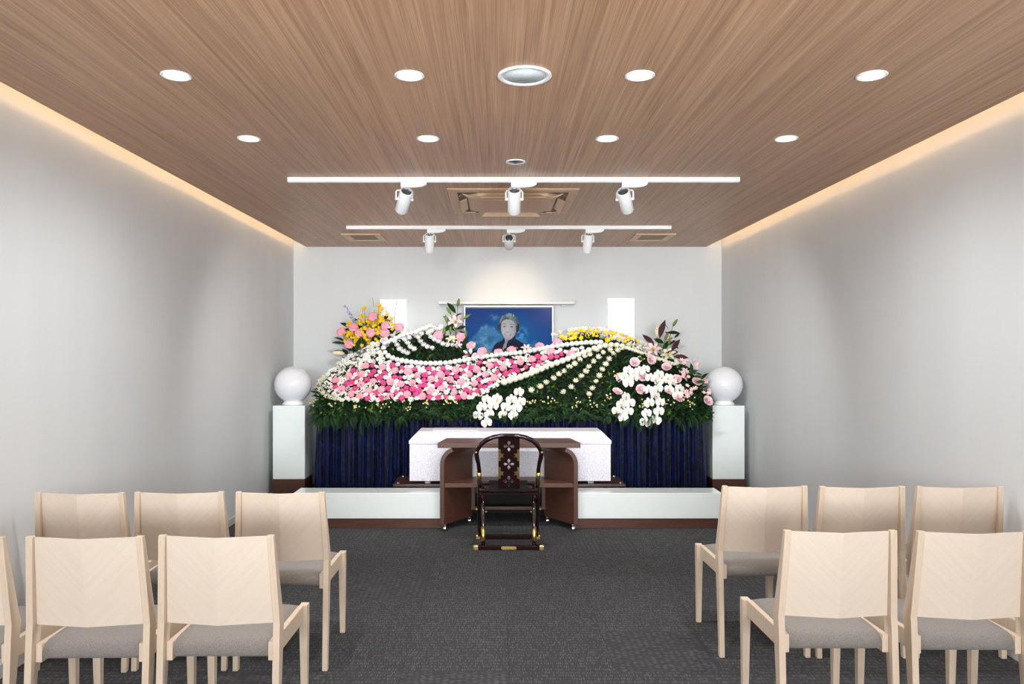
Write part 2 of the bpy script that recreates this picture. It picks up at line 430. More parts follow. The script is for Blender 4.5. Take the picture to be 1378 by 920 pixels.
def disc_prof(r0, r1, z0, z1): return [(r0, z0), (r1, z0), (r1, z1), (r0, z1)]
trim = MB(); trim.lathe([(0.050, 0.0), (0.062, -0.001), (0.063, -0.004), (0.060, -0.006), (0.053, -0.006), (0.049, -0.002), (0.049, 0.0)], 32, caps=False)
lens = MB(); lens.lathe([(0.001, -0.004), (0.049, -0.003), (0.049, -0.0005), (0.001, -0.0005)], 32)
TRIMM, LENSM = trim.mesh('trim_ring', WHITE), lens.mesh('lens', LENS)
rows = [(101, (237, 551, 861, 1173), 'nearer'), (186, (335, 576, 817, 1058), 'farther')]
ords = ['leftmost', 'second from left', 'third from left', 'rightmost']
def spot(parent, loc, target, power, angle, color, blend=0.6, size=0.04):
    l = bpy.data.lights.new('lamp_light', 'SPOT'); l.energy = power; l.spot_size = math.radians(angle); l.spot_blend = blend; l.color = color; l.shadow_soft_size = size
    o = bpy.data.objects.new('lamp_light', l); COL.objects.link(o); o.parent = parent
    o.location = loc; o.rotation_euler = (Vector(target) - Vector(loc)).to_track_quat('-Z', 'Y').to_euler()
    return o
WARM = (0.97, 0.985, 1.0)
for v, us, nm in rows:
    for k, u in enumerate(us):
        p = ceil_at(u, v)
        t = thing('downlight', 'lit round recessed downlight, %s of the four in the %s ceiling row' % (ords[k], nm), 'downlight', p, 0, 'recessed ceiling downlights')
        link('trim_ring', TRIMM, t); link('lens', LENSM, t)
        spot(t, (0, 0, -0.02), (0, 0, -1), 41, 172, WARM, 1.0)
p = ceil_at(706, 101)
t = thing('ceiling_speaker', 'large round ceiling loudspeaker with pale grey grille and white rim', 'speaker', p)
m = MB(); m.lathe([(0.088, 0), (0.113, -0.001), (0.114, -0.006), (0.109, -0.010), (0.092, -0.008), (0.088, -0.002)], 48, caps=False); m.build('rim', WHITE, t)
m = MB(); m.lathe([(0.001, -0.006), (0.089, -0.005), (0.089, -0.0005), (0.001, -0.0005)], 48); m.build('grille', SPKG, t)
p = ceil_at(694, 217)
t = thing('smoke_detector', 'small round silver sensor with glassy centre set in the ceiling', 'sensor', p)
m = MB(); m.lathe([(0.044, 0), (0.060, -0.001), (0.061, -0.006), (0.055, -0.008), (0.045, -0.004)], 32, caps=False); m.build('rim', WHITE, t)
m = MB(); m.lathe([(0.001, -0.014), (0.012, -0.012), (0.016, -0.004), (0.044, -0.002), (0.044, -0.0005), (0.001, -0.0005)], 32); m.build('lens', GREYM, t)

# tracks and spotlights
def make_track(y, xc, lab):
    t = thing('lighting_track', lab, 'lighting track', (xc, y, ZC), 0, 'ceiling lighting tracks')
    m = MB(); L = 1.5
    m.box(-L, L, -0.018, -0.006, -0.030, 0); m.box(-L, L, 0.006, 0.018, -0.030, 0); m.box(-L, L, -0.006, 0.006, -0.012, 0)
    m.build('rail', WHITE, t, 0.0015)
    for s in (-1, 1):
        m = MB(); x = s * (L + 0.006); m.box(x - 0.006, x + 0.006, -0.018, 0.018, -0.031, 0); m.build('end_cap', WHITE, t, 0.002)
    return t
make_track(5.08, 0.115, 'long white lighting track on the ceiling, nearer of the two')
make_track(7.06, 0.115, 'long white lighting track on the ceiling, farther of the two near the altar')

def make_spot(u, vtop, d, aim, lab, power, angle, tint=(0.98, 0.98, 0.97)):
    """adapter + yoke + cylinder, the lamp points at aim"""
    x = (u - U0) * d / FPX
    t = thing('track_spotlight', lab, 'spotlight', (x, d, ZC - 0.030), 0, 'white spotlights on the ceiling tracks')
    m = MB()   # adapter box, long, tapered at its right end
    z1, z0 = -0.0005, -0.036
    prof = [(-0.022, z1), (0.150, z1), (0.150, -0.016), (0.125, z0 * 0.8), (0.08, z0), (-0.022, z0)]
    m.loft([[(px, -0.016, pz) for px, pz in prof], [(px, 0.016, pz) for px, pz in prof]], smooth=False)
    m.build('adapter', WHITE, t, 0.003)
    piv = Vector((0, 0, -0.115))
    m = MB()
    m.tube([(0, 0, -0.034), (0, 0, -0.056)], 0.010, 10)
    m.build('swivel', WHITE, t)
    ax = (Vector(aim) - (Vector((x, d, ZC - 0.03)) + piv)).normalized()
    side = Vector((0, 0, -1)).cross(ax)
    side = Vector((1, 0, 0)) if side.length < 0.05 else side.normalized()
    if side.x < 0: side = -side
    side.z = 0; side.normalize()
    y = MB()
    hw = 0.056
    pts = [piv + side * -hw, piv + side * -hw + Vector((0, 0, 0.048)), piv + side * (-hw + 0.008) + Vector((0, 0, 0.058)), piv + side * (hw - 0.008) + Vector((0, 0, 0.058)), piv + side * hw + Vector((0, 0, 0.048)), piv + side * hw]
    y.tube(pts, 0.0055, 8)
    for s in (-1, 1): y.tube([piv + side * s * 0.040, piv + side * s * 0.062], 0.009, 10)
    y.build('yoke', WHITE, t)
    q = ax.to_track_quat('Z', 'Y')
    M = Matrix.Translation(piv) @ q.to_matrix().to_4x4()
    c = MB()
    c.lathe([(0.036, -0.074), (0.042, -0.074), (0.0435, -0.070), (0.0435, 0.098), (0.041, 0.102), (0.036, 0.102), (0.034, 0.085), (0.012, 0.05), (0.012, -0.04), (0.034, -0.055)], 24, M=M, caps=False)
    c.build('lamp_body', WHITE, t)
    b = MB(); b.lathe([(0.001, -0.060), (0.0345, -0.060), (0.0345, -0.052), (0.001, -0.052)], 20, M=M)
    for k in range(6):
        a = k * math.pi / 3
        b.tube([M @ Vector((0.010 * math.cos(a), 0.010 * math.sin(a), -0.070)), M @ Vector((0.033 * math.cos(a), 0.033 * math.sin(a), -0.070))], 0.0022, 5)
    b.build('heat_sink', GREYM, t)
    e = MB(); e.lathe([(0.001, 0.086), (0.030, 0.086), (0.030, 0.089), (0.001, 0.089)], 20, M=M)
    e.build('lens', LENS, t)
    if power: spot(t, M @ Vector((0, 0, 0.12)), M @ Vector((0, 0, 1.0)), power, angle, tint, 1.0, 0.03)
    return t
make_spot(544, 246, 5.08, (-1.5, 7.3, 0.75), 'white spotlight at the left of the nearer ceiling track', 110, 105)
make_spot(692, 246, 5.08, (0.12, 7.0, 0.6), 'white spotlight in the middle of the nearer ceiling track', 60, 105)
make_spot(841, 246, 5.08, (1.75, 7.3, 0.75), 'white spotlight at the right of the nearer ceiling track', 110, 105)
make_spot(578, 313, 7.06, (-0.7, 7.85, 1.3), 'white spotlight at the left of the farther ceiling track', 40, 95)
make_spot(685, 313, 7.06, (0.125, 8.45, 2.02), 'white spotlight in the middle of the farther track, tipped up towards the portrait', 34, 52, (1.0, 0.80, 0.56))
make_spot(791, 313, 7.06, (0.80, 7.75, 1.3), 'white spotlight at the right of the farther ceiling track', 40, 95)

# air conditioner cassette
pn = ceil_at(690.5, 253); S = 0.475
acx, acy = pn.x + 0.0, pn.y + S
t = thing('ceiling_air_conditioner', 'square beige four-way air conditioner cassette set in the wooden ceiling', 'air conditioner', (acx, acy, ZC))
m = MB()
def ring_sq(a, z): return [(-a, -a, z), (a, -a, z), (a, a, z), (-a, a, z)]
m.loft([ring_sq(S, 0), ring_sq(S, -0.006), ring_sq(S - 0.006, -0.012), ring_sq(S - 0.07, -0.016), ring_sq(S - 0.07, -0.002)], caps=False, smooth=False)
m.build('frame', ACM, t)
m = MB(); b = 0.405; m.box(-b, b, -b, b, -0.004, -0.0005); m.build('backing', VENT, t)
m = MB(); c = 0.235; k = 0.30
octo = [(-c, -k), (c, -k), (k, -c), (k, c), (c, k), (-c, k), (-k, c), (-k, -c)]
m.loft([[(x * 1.12, y * 1.12, -0.004) for x, y in octo], [(x * 1.08, y * 1.08, -0.026) for x, y in octo], [(x * 0.98, y * 0.98, -0.034) for x, y in octo]], smooth=False)
m.build('centre_panel', ACM, t, 0.003)
m = MB(); m.box(-0.215, 0.215, -0.215, 0.215, -0.038, -0.033); m.build('intake_grille', ACG, t, 0.002)
for q in range(4):
    M = Matrix.Rotation(q * math.pi / 2, 4, 'Z')
    fl = MB()
    fl.hexa([M @ Vector(p_) for p_ in [(-0.24, -0.395, -0.052), (0.24, -0.395, -0.052), (0.20, -0.345, -0.024), (-0.20, -0.345, -0.024), (-0.24, -0.390, -0.046), (0.24, -0.390, -0.046), (0.20, -0.342, -0.018), (-0.20, -0.342, -0.018)]])
    fl.build('air_flap', ACL, t, 0.001)
    ar = MB(); pts = []
    for i in range(9):
        a = math.radians(180 + 8 + i * (90 - 16) / 8)
        rr = 0.150
        pts.append(M @ Vector((-0.245 + rr * math.cos(a), -0.245 + rr * math.sin(a), -0.016)))
    ar.tube(pts, 0.009, 6, flat=0.5); ar.build('corner_seal', GREYM, t)
    co = MB(); pts = [M @ Vector(p_) for p_ in ((-0.37, -0.37, -0.014), (-0.33, -0.30, -0.03), (-0.285, -0.285, -0.03), (-0.30, -0.33, -0.03))]
    co.add(pts + [p_ + Vector((0, 0, -0.006)) for p_ in pts], [(0, 1, 2, 3), (7, 6, 5, 4), (0, 4, 5, 1), (1, 5, 6, 2), (2, 6, 7, 3), (3, 7, 4, 0)])
    co.build('corner_cover', ACL, t, 0.002)

# ceiling vents
def make_vent(u0, u1, v0, v1, lab):
    a, b2 = ceil_at((u0 + u1) / 2, v0), ceil_at((u0 + u1) / 2, v1)
    d0 = a.y; hw = (u1 - u0) * d0 / FPX / 2; dep = max(0.3, b2.y - a.y)
    t = thing('ceiling_vent', lab, 'air vent', (a.x, d0 + dep / 2, ZC), 0, 'ceiling vents')
    h = dep / 2
    m = MB()
    o_ = [(-hw, -h), (hw, -h), (hw, h), (-hw, h)]; i_ = [(-hw + 0.07, -h + 0.05), (hw - 0.07, -h + 0.05), (hw - 0.07, h - 0.05), (-hw + 0.07, h - 0.05)]
    m.loft([[(x, y, 0) for x, y in o_], [(x, y, -0.012) for x, y in o_], [(x, y, -0.012) for x, y in i_], [(x, y, 0) for x, y in i_]], caps=False, smooth=False)
    m.build('frame', ACL, t)
    for k in range(9):
        y = -h + 0.06 + k * (2 * h - 0.12) / 8
        s = MB(); s.box(-hw + 0.068, hw - 0.068, y - 0.010, y + 0.010, -0.006, -0.002); s.build('slat', VENT, t)
    m = MB(); m.box(-hw + 0.06, hw - 0.06, -h + 0.045, h - 0.045, -0.0018, -0.0004); m.build('backing', VENT, t)
make_vent(459, 512, 314, 323, 'flat beige rectangular vent in the ceiling, left of the farther track')
make_vent(856, 910, 314, 323, 'flat beige rectangular vent in the ceiling, right of the farther track')

# ------------------------------------------------------------------ chairs for the mourners
def make_chair():
    t = thing('wooden_chair', '', 'chair')
    W = 0.222
    def hw(z): return W if z < 0.515 else W - (W - 0.207) * (z - 0.515) / (0.838 - 0.515)
    for s in (-1, 1):
        m = MB()
        prof = [(0.000, 0.0, 0.028), (0.012, 0.25, 0.040), (0.022, 0.44, 0.054), (0.028, 0.515, 0.058), (0.024, 0.56, 0.050), (0.012, 0.70, 0.036), (0.000, 0.838, 0.022)]
        rings = []
        for y, z, dd in prof:
            xo, xi = s * hw(z), s * (hw(z) - 0.025)
            rings.append([(min(xo, xi), y, z), (max(xo, xi), y, z), (max(xo, xi), y + dd, z), (min(xo, xi), y + dd, z)])
        m.loft(rings, smooth=False); m.build('rear_leg', ASH, t, 0.0025)
        m = MB(); xa, xb = sorted((s * (W - 0.010), s * (W - 0.044)))
        yf = 0.475
        rings = [[(xa + 0.004, yf + 0.004, 0), (xb - 0.004, yf + 0.004, 0), (xb - 0.004, yf + 0.028, 0), (xa + 0.004, yf + 0.028, 0)],
                 [(xa, yf - 0.012, 0.36), (xb, yf - 0.012, 0.36), (xb, yf + 0.030, 0.36), (xa, yf + 0.030, 0.36)],
                 [(xa, yf - 0.014, 0.432), (xb, yf - 0.014, 0.432), (xb, yf + 0.030, 0.432), (xa, yf + 0.030, 0.432)]]
        m.loft(rings, smooth=False); m.build('front_leg', ASH, t, 0.0025)
        m = MB(); xa, xb = sorted((s * (W - 0.0255), s * (W - 0.048)))
        m.hexa([(xa, 0.045, 0.372), (xb, 0.045, 0.372), (xb, yf - 0.012, 0.362), (xa, yf - 0.012, 0.362), (xa, 0.045, 0.440), (xb, 0.045, 0.440), (xb, yf - 0.012, 0.432), (xa, yf - 0.012, 0.432)])
        m.build('side_rail', ASH, t, 0.0025)
    m = MB(); m.box(-W + 0.05, W - 0.05, yf - 0.006, yf + 0.014, 0.36, 0.41); m.build('front_rail', ASH, t, 0.002)
    # upholstered seat, rolled at its rear edge
    m = MB(); rings = []
    n = 9
    sec = [(0.062, 0.381), (0.052, 0.392), (0.050, 0.412), (0.058, 0.434), (0.085, 0.449), (0.16, 0.452), (0.30, 0.452), (0.42, 0.450), (0.462, 0.440), (0.470, 0.415), (0.455, 0.385), (0.30, 0.378), (0.15, 0.377)]
    for i in range(n):
        x = -W + 0.0485 + (2 * W - 0.097) * i / (n - 1)
        e = 1 - abs(2 * i / (n - 1) - 1) ** 4
        rings.append([(x, y, z - (0.008 * (1 - e) if z > 0.43 else 0)) for y, z in sec])
    m.loft(rings, smooth=True); m.build('seat', SEATM, t)
    # folded back panel
    m = MB(); rings = []
    nx, nz = 12, 8
    def backy(z):
        pts = [(0.50, 0.046), (0.56, 0.040), (0.70, 0.022), (0.838, 0.004)]
        for (za, ya), (zb, yb) in zip(pts, pts[1:]):
            if z <= zb: return ya + (yb - ya) * (z - za) / (zb - za)
        return pts[-1][1]
    for side, off in ((0, 0.0), (1, 0.012)):
        vs = []
        for i in range(nx + 1):
            for k in range(nz + 1):
                z = 0.508 + (0.832 - 0.508) * k / nz
                x = (hw(z) - 0.0255) * (2 * i / nx - 1)
                cr = 1 - abs(2 * i / nx - 1)
                vs.append(Vector((x, backy(z) + 0.008 - 0.034 * cr + off, z)))
        rings.append(vs)
    q = nz + 1; f = []
    N_ = (nx + 1) * q
    for i in range(nx):
        for k in range(nz):
            a = i * q + k
            f.append((a, a + q, a + q + 1, a + 1)); f.append((N_ + a, N_ + a + 1, N_ + a + q + 1, N_ + a + q))
    for i in range(nx):
        a = i * q; f.append((a, N_ + a, N_ + a + q, a + q)); a += nz; f.append((a, a + q, N_ + a + q, N_ + a))
    for k in range(nz):
        a = k; f.append((a, a + 1, N_ + a + 1, N_ + a)); a = nx * q + k; f.append((a, N_ + a, N_ + a + 1, a + 1))
    m.add(rings[0] + rings[1], f)
    m.build('backrest', CHEV, t)
    return t

proto = make_chair()
spots = [
    ((-1.013, 3.545), 0.00, 'pale ash chair with grey seat, left block, farther row, beside the aisle'),
    ((-1.487, 3.545), 0.01, 'pale ash chair with grey seat, left block, farther row, in the middle'),
    ((-1.946, 3.53), -0.01, 'pale ash chair with grey seat, left block, farther row, against the wall'),
    ((-1.006, 2.716), 0.00, 'pale ash chair with grey seat, left block, nearer row, beside the aisle'),
    ((-1.470, 2.700), 0.015, 'pale ash chair with grey seat, left block, nearer row, in the middle'),
    ((-1.962, 2.690), 0.01, 'pale ash chair cut by the left picture edge, nearer row by the wall'),
    ((1.313, 3.700), 0.00, 'pale ash chair with grey seat, right block, farther row, beside the aisle'),
    ((1.785, 3.690), 0.0, 'pale ash chair with grey seat, right block, farther row, in the middle'),
    ((2.262, 3.690), -0.02, 'pale ash chair with grey seat, right block, farther row, against the wall'),
    ((1.270, 2.790), 0.00, 'pale ash chair with grey seat, right block, nearer row, beside the aisle'),
    ((1.755, 2.775), -0.01, 'pale ash chair with grey seat, right block, nearer row, in the middle'),
    ((2.245, 2.775), 0.0, 'pale ash chair cut by the right picture edge, only rail and front leg showing'),
]
for i, ((x, y), rz, lab) in enumerate(spots):
    o = proto if i == 0 else copy_tree(proto, (0, 0, 0))
    o.location = (x, y, 0); o.rotation_euler = (0, 0, rz)
    tag(o, lab, 'chair', 'ash chairs for the mourners')

# ------------------------------------------------------------------ low white platforms
def platform(x0, x1, lab):
    t = thing('altar_platform', lab, 'platform', ((x0 + x1) / 2, 6.50, 0), 0, 'low white platforms')
    h = (x1 - x0) / 2
    m = MB(); m.box(-h, h, -0.12, 0.12, 0.082, 0.297); m.build('body', ACRY, t, 0.003)
    m = MB(); m.box(-h + 0.004, h - 0.004, -0.112, 0.116, 0, 0.082); m.build('plinth', BROWNH, t, 0.002)
platform(-1.708, -0.44, 'low glossy white platform with brown plinth, left of the desk')
platform(0.645, 1.90, 'low glossy white platform with brown plinth, right of the desk')

# pillars and globes
def pillar(xc, side):
    yc = 7.61
    t = thing('white_pillar', 'square glossy white pillar on a brown base, %s of the flower altar' % side, 'pillar', (xc, yc, 0), 0, 'white lamp pillars')
    m = MB(); m.box(-0.158, 0.158, -0.158, 0.158, 0.230, 0.952); m.build('shaft', ACRY, t, 0.004)
    m = MB(); m.box(-0.156, 0.156, -0.156, 0.156, 0.0, 0.230); m.build('base', BROWN, t, 0.002)
    gl = thing('globe_lamp', 'white opal globe lamp on the %s pillar' % side, 'lamp', (xc, yc, 0.952), 0, 'globe lamps')
    m = MB(); m.lathe([(0.094, 0.0), (0.103, 0.004), (0.103, 0.017), (0.090, 0.023), (0.086, 0.052), (0.02, 0.052)], 40); m.build('collar', WHITE, gl)
    m = MB(); m.sphere((0, 0, 0.201), 0.184, 48, 32); m.build('globe', GLOBE, gl)
pillar(-2.041, 'left'); pillar(2.283, 'right')

# ------------------------------------------------------------------ incense desk
DX = 0.104
t = thing('incense_desk', 'brown wooden desk on casters with splayed curved sides and a shelf', 'desk', (DX, 6.25, 0))
m = MB(); h = 0.590
m.loft([[(-h, 0, z), (h, 0, z), (h, 0.02, z), (h - 0.05, 0.35, z), (-h + 0.05, 0.35, z), (-h, 0.02, z)] for z in (0.692, 0.734)], smooth=False)
m.build('desk_top', BROWNH, t, 0.004)
side_pts = {}
for s in (-1, 1):
    # J-shaped panel: vertical, its top bends inwards under the desk top; splayed in plan
    prof = [(0.0, 0.055), (0.0, 0.55)]
    for i in range(1, 9):
        a = math.pi / 2 * i / 8
        prof.append((0.10 * (1 - math.cos(a)), 0.55 + 0.105 * math.sin(a) + 0.0365 * (i / 8)))
    m = MB(); rings = []
    th = 0.036
    outer = prof; inner = []
    for i, (x, z) in enumerate(prof):
        p0 = prof[max(0, i - 1)]; p1 = prof[min(len(prof) - 1, i + 1)]
        tx, tz = p1[0] - p0[0], p1[1] - p0[1]; l = math.hypot(tx, tz)
        inner.append((x + th * tz / l, z - th * tx / l))
    ring2 = outer + inner[::-1]
    for y, ins in ((0.012, 0.0), (0.345, 0.225)):
        rings.append([(s * (0.572 - ins - x), y, z) for x, z in ring2])
    m.loft(rings, smooth=False); m.build('side_panel', BROWN, t, 0.003)
    for y, ins in ((0.035, 0.02), (0.325, 0.215)):
        cx = s * (0.553 - ins)
        c = MB(); M = Matrix.Translation((cx, y, 0))
        c.box(-0.012, 0.012, -0.012, 0.012, 0.040, 0.056, M=M)
        c.tube([M @ Vector((-0.014, -0.006, 0.024)), M @ Vector((0.014, -0.006, 0.024))], 0.0235, 16)
        co = c.build('caster', CHROME, t, 0.002)
        c2 = MB(); c2.tube([M @ Vector((-0.009, -0.004, 0.0215)), M @ Vector((0.009, -0.004, 0.0215))], 0.0245 - 0.003, 16)
        for k in (-1, 1): c2.tube([M @ Vector((k * 0.014, -0.006, 0.024)), M @ Vector((k * 0.018, -0.006, 0.024))], 0.016, 12)
        c2.build('wheel', RUBBER_AND_SHADE, co)
m = MB(); m.loft([[(-0.535, 0.02, z), (0.535, 0.02, z), (0.325, 0.34, z), (-0.325, 0.34, z)] for z in (0.362, 0.397)], smooth=False)
m.build('shelf', BROWNH, t, 0.003)
m = MB(); m.box(-0.325, 0.325, 0.325, 0.345, 0.115, 0.142); m.build('rear_rail', BROWNH, t, 0.002)
for s in (-1, 1):
    m = MB(); m.box(s * 0.305 - 0.016, s * 0.305 + 0.016, 0.328, 0.343, 0.142, 0.362); m.build('rear_post', BROWN, t, 0.002)

# ------------------------------------------------------------------ coffin on its bier
BX = 0.113
t = thing('coffin_bier', 'dark brown low bier with chrome corner bolts under the coffin', 'bier', (BX, 6.65, 0))
m = MB(); m.box(-1.021, 1.021, 0, 0.43, 0.300, 0.322); m.build('top_board', BIERM, t, 0.003)
m = MB(); m.box(-0.80, 0.80, 0.05, 0.38, 0.235, 0.300); m.build('frame', BIERM, t, 0.002)
m = MB(); m.box(-0.70, 0.70, 0.30, 0.32, 0.004, 0.235); m.build('shade_board', RUBBER_AND_SHADE, t, 0.002)  # near-black board standing in for the shade below the desk shelf
for x in (-0.74, 0.74):
    for y in (0.07, 0.36):
        m = MB(); m.box(x - 0.03, x + 0.03, y - 0.02, y + 0.02, 0, 0.235); m.build('leg', BIERM, t, 0.002)
for x in (-0.98, 0.98):
    for y in (0.03, 0.39):
        m = MB(); m.lathe([(0.013, 0.322), (0.013, 0.330), (0.008, 0.336), (0.001, 0.337)], 16, M=Matrix.Translation((x, y, 0))); m.build('bolt', CHROME, t)
for x in (-0.72, 0.72):
    m = MB(); m.box(x - 0.025, x + 0.025, 0.04, 0.40, 0.322, 0.340); m.build('support', GREYM, t, 0.002)
CXc = 0.1215
t = thing('coffin', 'white brocade covered coffin with sloping lid behind the desk', 'coffin', (CXc, 6.70, 0.340))
h = 0.8965
m = MB(); m.box(-h + 0.006, h - 0.006, 0.006, 0.474, 0, 0.330); m.build('body', COFF, t, 0.004)
m = MB()
def rect(hx, y0, y1, z): return [(-hx, y0, z), (hx, y0, z), (hx, y1, z), (-hx, y1, z)]
m.loft([rect(h, 0, 0.48, 0.328), rect(h, 0, 0.48, 0.358), rect(h - 0.074, 0.085, 0.395, 0.432)], smooth=False)
lid = m.build('lid', COFF, t, 0.004)
m = MB(); m.box(-0.70, -0.28, 0.13, 0.35, 0.4322, 0.438); m.build('viewing_door', COFT, lid, 0.002)

# ------------------------------------------------------------------ ceremonial chair
QX = 0.093
t = thing('ceremonial_chair', 'dark lacquered folding chair with gold fittings and rounded back', 'chair', (QX, 5.70, 0))
def hoop(s):
    P = [(0.0, -0.100, 0.868), (0.06, -0.099, 0.867), (0.115, -0.097, 0.857), (0.165, -0.092, 0.836), (0.205, -0.083, 0.804), (0.233, -0.072, 0.765), (0.242, -0.062, 0.735), (0.238, -0.050, 0.700), (0.228, -0.035, 0.655), (0.222, -0.015, 0.60), (0.222, 0.04, 0.52), (0.223, 0.10, 0.44), (0.227, 0.20, 0.26), (0.229, 0.312, 0.03)]
    return [(s * x, y, z) for x, y, z in P]
for s in (-1, 1):
    m = MB(); m.tube(hoop(s), [0.017] * 3 + [0.018] * 5 + [0.016] * 6, 12); m.build('hoop_leg', LACQ, t)
    m = MB(); m.tube([(s * 0.196, 0.20, 0.455), (s * 0.194, 0.10, 0.235), (s * 0.192, 0.005, 0.035)], 0.0145, 10); m.build('cross_leg', LACQ, t)
    m = MB(); m.tube([(s * 0.193, 0.054, 0.160), (s * 0.1925, 0.013, 0.060)], 0.0165, 10); m.build('leg_sleeve', GOLD, t)
    m = MB(); m.tube([(s * 0.2235, -0.006, 0.585), (s * 0.2225, 0.055, 0.485)], 0.0185, 10); m.build('post_sleeve', GOLD, t)
    for (x, y, z, r) in ((0.244, -0.081, 0.742, 0.009), (0.212, 0.06, 0.492, 0.010), (0.246, 0.165, 0.27, 0.009), (0.172, 0.10, 0.265, 0.008)):
        m = MB(); m.sphere((s * x, y - 0.004, z), r, 10, 8); m.build('stud', GOLD, t)
for y, hw, n in ((-0.005, 0.262, 'near'), (0.318, 0.252, 'far')):
    m = MB(); m.box(-hw, hw, y - 0.017, y + 0.017, 0, 0.034); m.build('base_bar', LACQ, t, 0.004)
    for s in (-1, 1):
        a, b = sorted((s * (hw - 0.034), s * (hw + 0.004)))
        m = MB(); m.box(a, b, y - 0.0195, y + 0.0195, 0.001, 0.0365); m.build('bar_cap', GOLD, t, 0.005, 3)
m = MB(); rr = 0.012
pl = [(-0.050, -0.0245 + 0.001)] 
m.loft([[(0.046 * math.copysign(1, math.cos(a)) + rr * math.cos(a), y, 0.018 + rr * math.sin(a)) for a in [2 * math.pi * (i + 0.5) / 24 for i in range(24)]] for y in (-0.0265, -0.021)], smooth=False)
m.build('name_plate', GOLD, t, 0.001)
# back splat with quatrefoil openings
def heart(cx, cz, ang, R):
    pts = []
    prof = [(0.22, 0.0), (0.45, 0.22), (0.78, 0.34), (1.02, 0.26), (1.10, 0.12), (1.28, 0.0), (1.10, -0.12), (1.02, -0.26), (0.78, -0.34), (0.45, -0.22)]
    for a, b in prof:
        pts.append((cx + R * (a * math.cos(ang) - b * math.sin(ang)), cz + R * (a * math.sin(ang) + b * math.cos(ang))))
    return pts
holes = []
for cz in (0.335, 0.194, 0.060):
    for q in range(4): holes.append(heart(0, cz, q * math.pi / 2, 0.034))
    holes.append([(0.005 * math.cos(a), cz + 0.005 * math.sin(a)) for a in [k * math.pi / 4 for k in range(8)]])
sw = 0.080
me = shape2d('back_splat', [(-sw, 0.0), (sw, 0.0), (sw * 0.98, 0.2), (sw, 0.405), (-sw, 0.405), (-sw * 0.98, 0.2)], holes, 0.014, LACQ)
lean = math.atan2(0.085, 0.40)
splat = link('back_splat', me, t, loc=(0, -0.008, 0.462)); splat.rotation_euler = (lean, 0, 0)
# trident brackets on the splat edges
for s in (-1, 1):
    for cz in (0.265, 0.125):
        pts = [(0.0, -0.046), (-0.011, -0.042), (-0.020, -0.044), (-0.018, -0.022), (-0.030, -0.014), (-0.046, -0.018), (-0.036, -0.004), (-0.046, 0.012), (-0.030, 0.010), (-0.018, 0.018), (-0.020, 0.044), (-0.011, 0.042), (0.0, 0.046)]
        pts = [(s * (sw - 0.001) + s * x * 0.9, cz + z) for x, z in pts]
        if s < 0: pts = pts[::-1]
        me = shape2d('gold_bracket', pts, [], 0.003, GOLD)
        o = link('gold_bracket', me, splat, loc=(0, -0.0088, 0))
m = MB(); m.tube([(-0.222, 0.06, 0.435), (0.222, 0.06, 0.435)], 0.020, 10); m.build('seat_rail', LACQ, t)
m = MB(); m.box(-0.215, 0.215, 0.052, 0.075, 0.400, 0.44); m.build('rear_apron', LACQ, t, 0.003)
m = MB(); m.tube([(-0.21, 0.22, 0.46), (0.21, 0.22, 0.46)], 0.018, 10); m.build('seat_rail', LACQ, t)
m = MB(); rings = []
for i in range(9):
    y = 0.035 + 0.20 * i / 8; zc = 0.455 + 0.022 * (2 * i / 8 - 1) ** 2
    rings.append([(-0.150, y, zc - 0.003), (0.150, y, zc - 0.003), (0.150, y, zc + 0.004), (-0.150, y, zc + 0.004)])
m.loft(rings, smooth=True); m.build('seat_leather', LEATH, t)
m = MB(); m.box(-0.148, 0.148, 0.026, 0.037, 0.43, 0.482); m.build('seat_leather', LEATH, t, 0.004)

# ------------------------------------------------------------------ wall pieces: lanterns, shelf, screen
def lantern(u0, u1, v0, lab):
    d = 8.40
    x0, x1 = (u0 - U0) * d / FPX, (u1 - U0) * d / FPX; z1 = CH - (v0 - V0) * d / FPX
    t = thing('wall_lantern', lab, 'wall lamp', ((x0 + x1) / 2, 8.5, z1), 0, 'wall lanterns')
    h = (x1 - x0) / 2
    m = MB(); m.box(-h, h, -0.10, -0.012, -0.62, 0); m.build('shade', LANT, t, 0.004)
    m = MB(); m.box(-h - 0.004, h + 0.004, -0.012, 0, -0.625, 0.004); m.build('mounting_plate', WHITE, t, 0.002)
lantern(511, 547, 402.5, 'white rectangular wall lantern half hidden by the tall yellow bouquet')
lantern(818, 854, 401, 'white rectangular wall lantern standing clear at the right of the portrait')
d = 8.36
x0, x1 = (590 - U0) * d / FPX, (774 - U0) * d / FPX; zb = CH - (409 - V0) * d / FPX
t = thing('wall_shelf', 'slim white shelf fixed to the wall above the portrait', 'shelf', ((x0 + x1) / 2, 8.5, zb))
h = (x1 - x0) / 2
m = MB(); m.box(-h, h, -0.14, 0, 0.0, 0.034); m.build('board', SHELFW, t, 0.003)
for s in (-1, 1):
    m = MB(); x = s * (h - 0.12); m.box(x - 0.02, x + 0.02, -0.03, 0, -0.02, 0.0); m.build('bracket', SHELFW, t, 0.001)

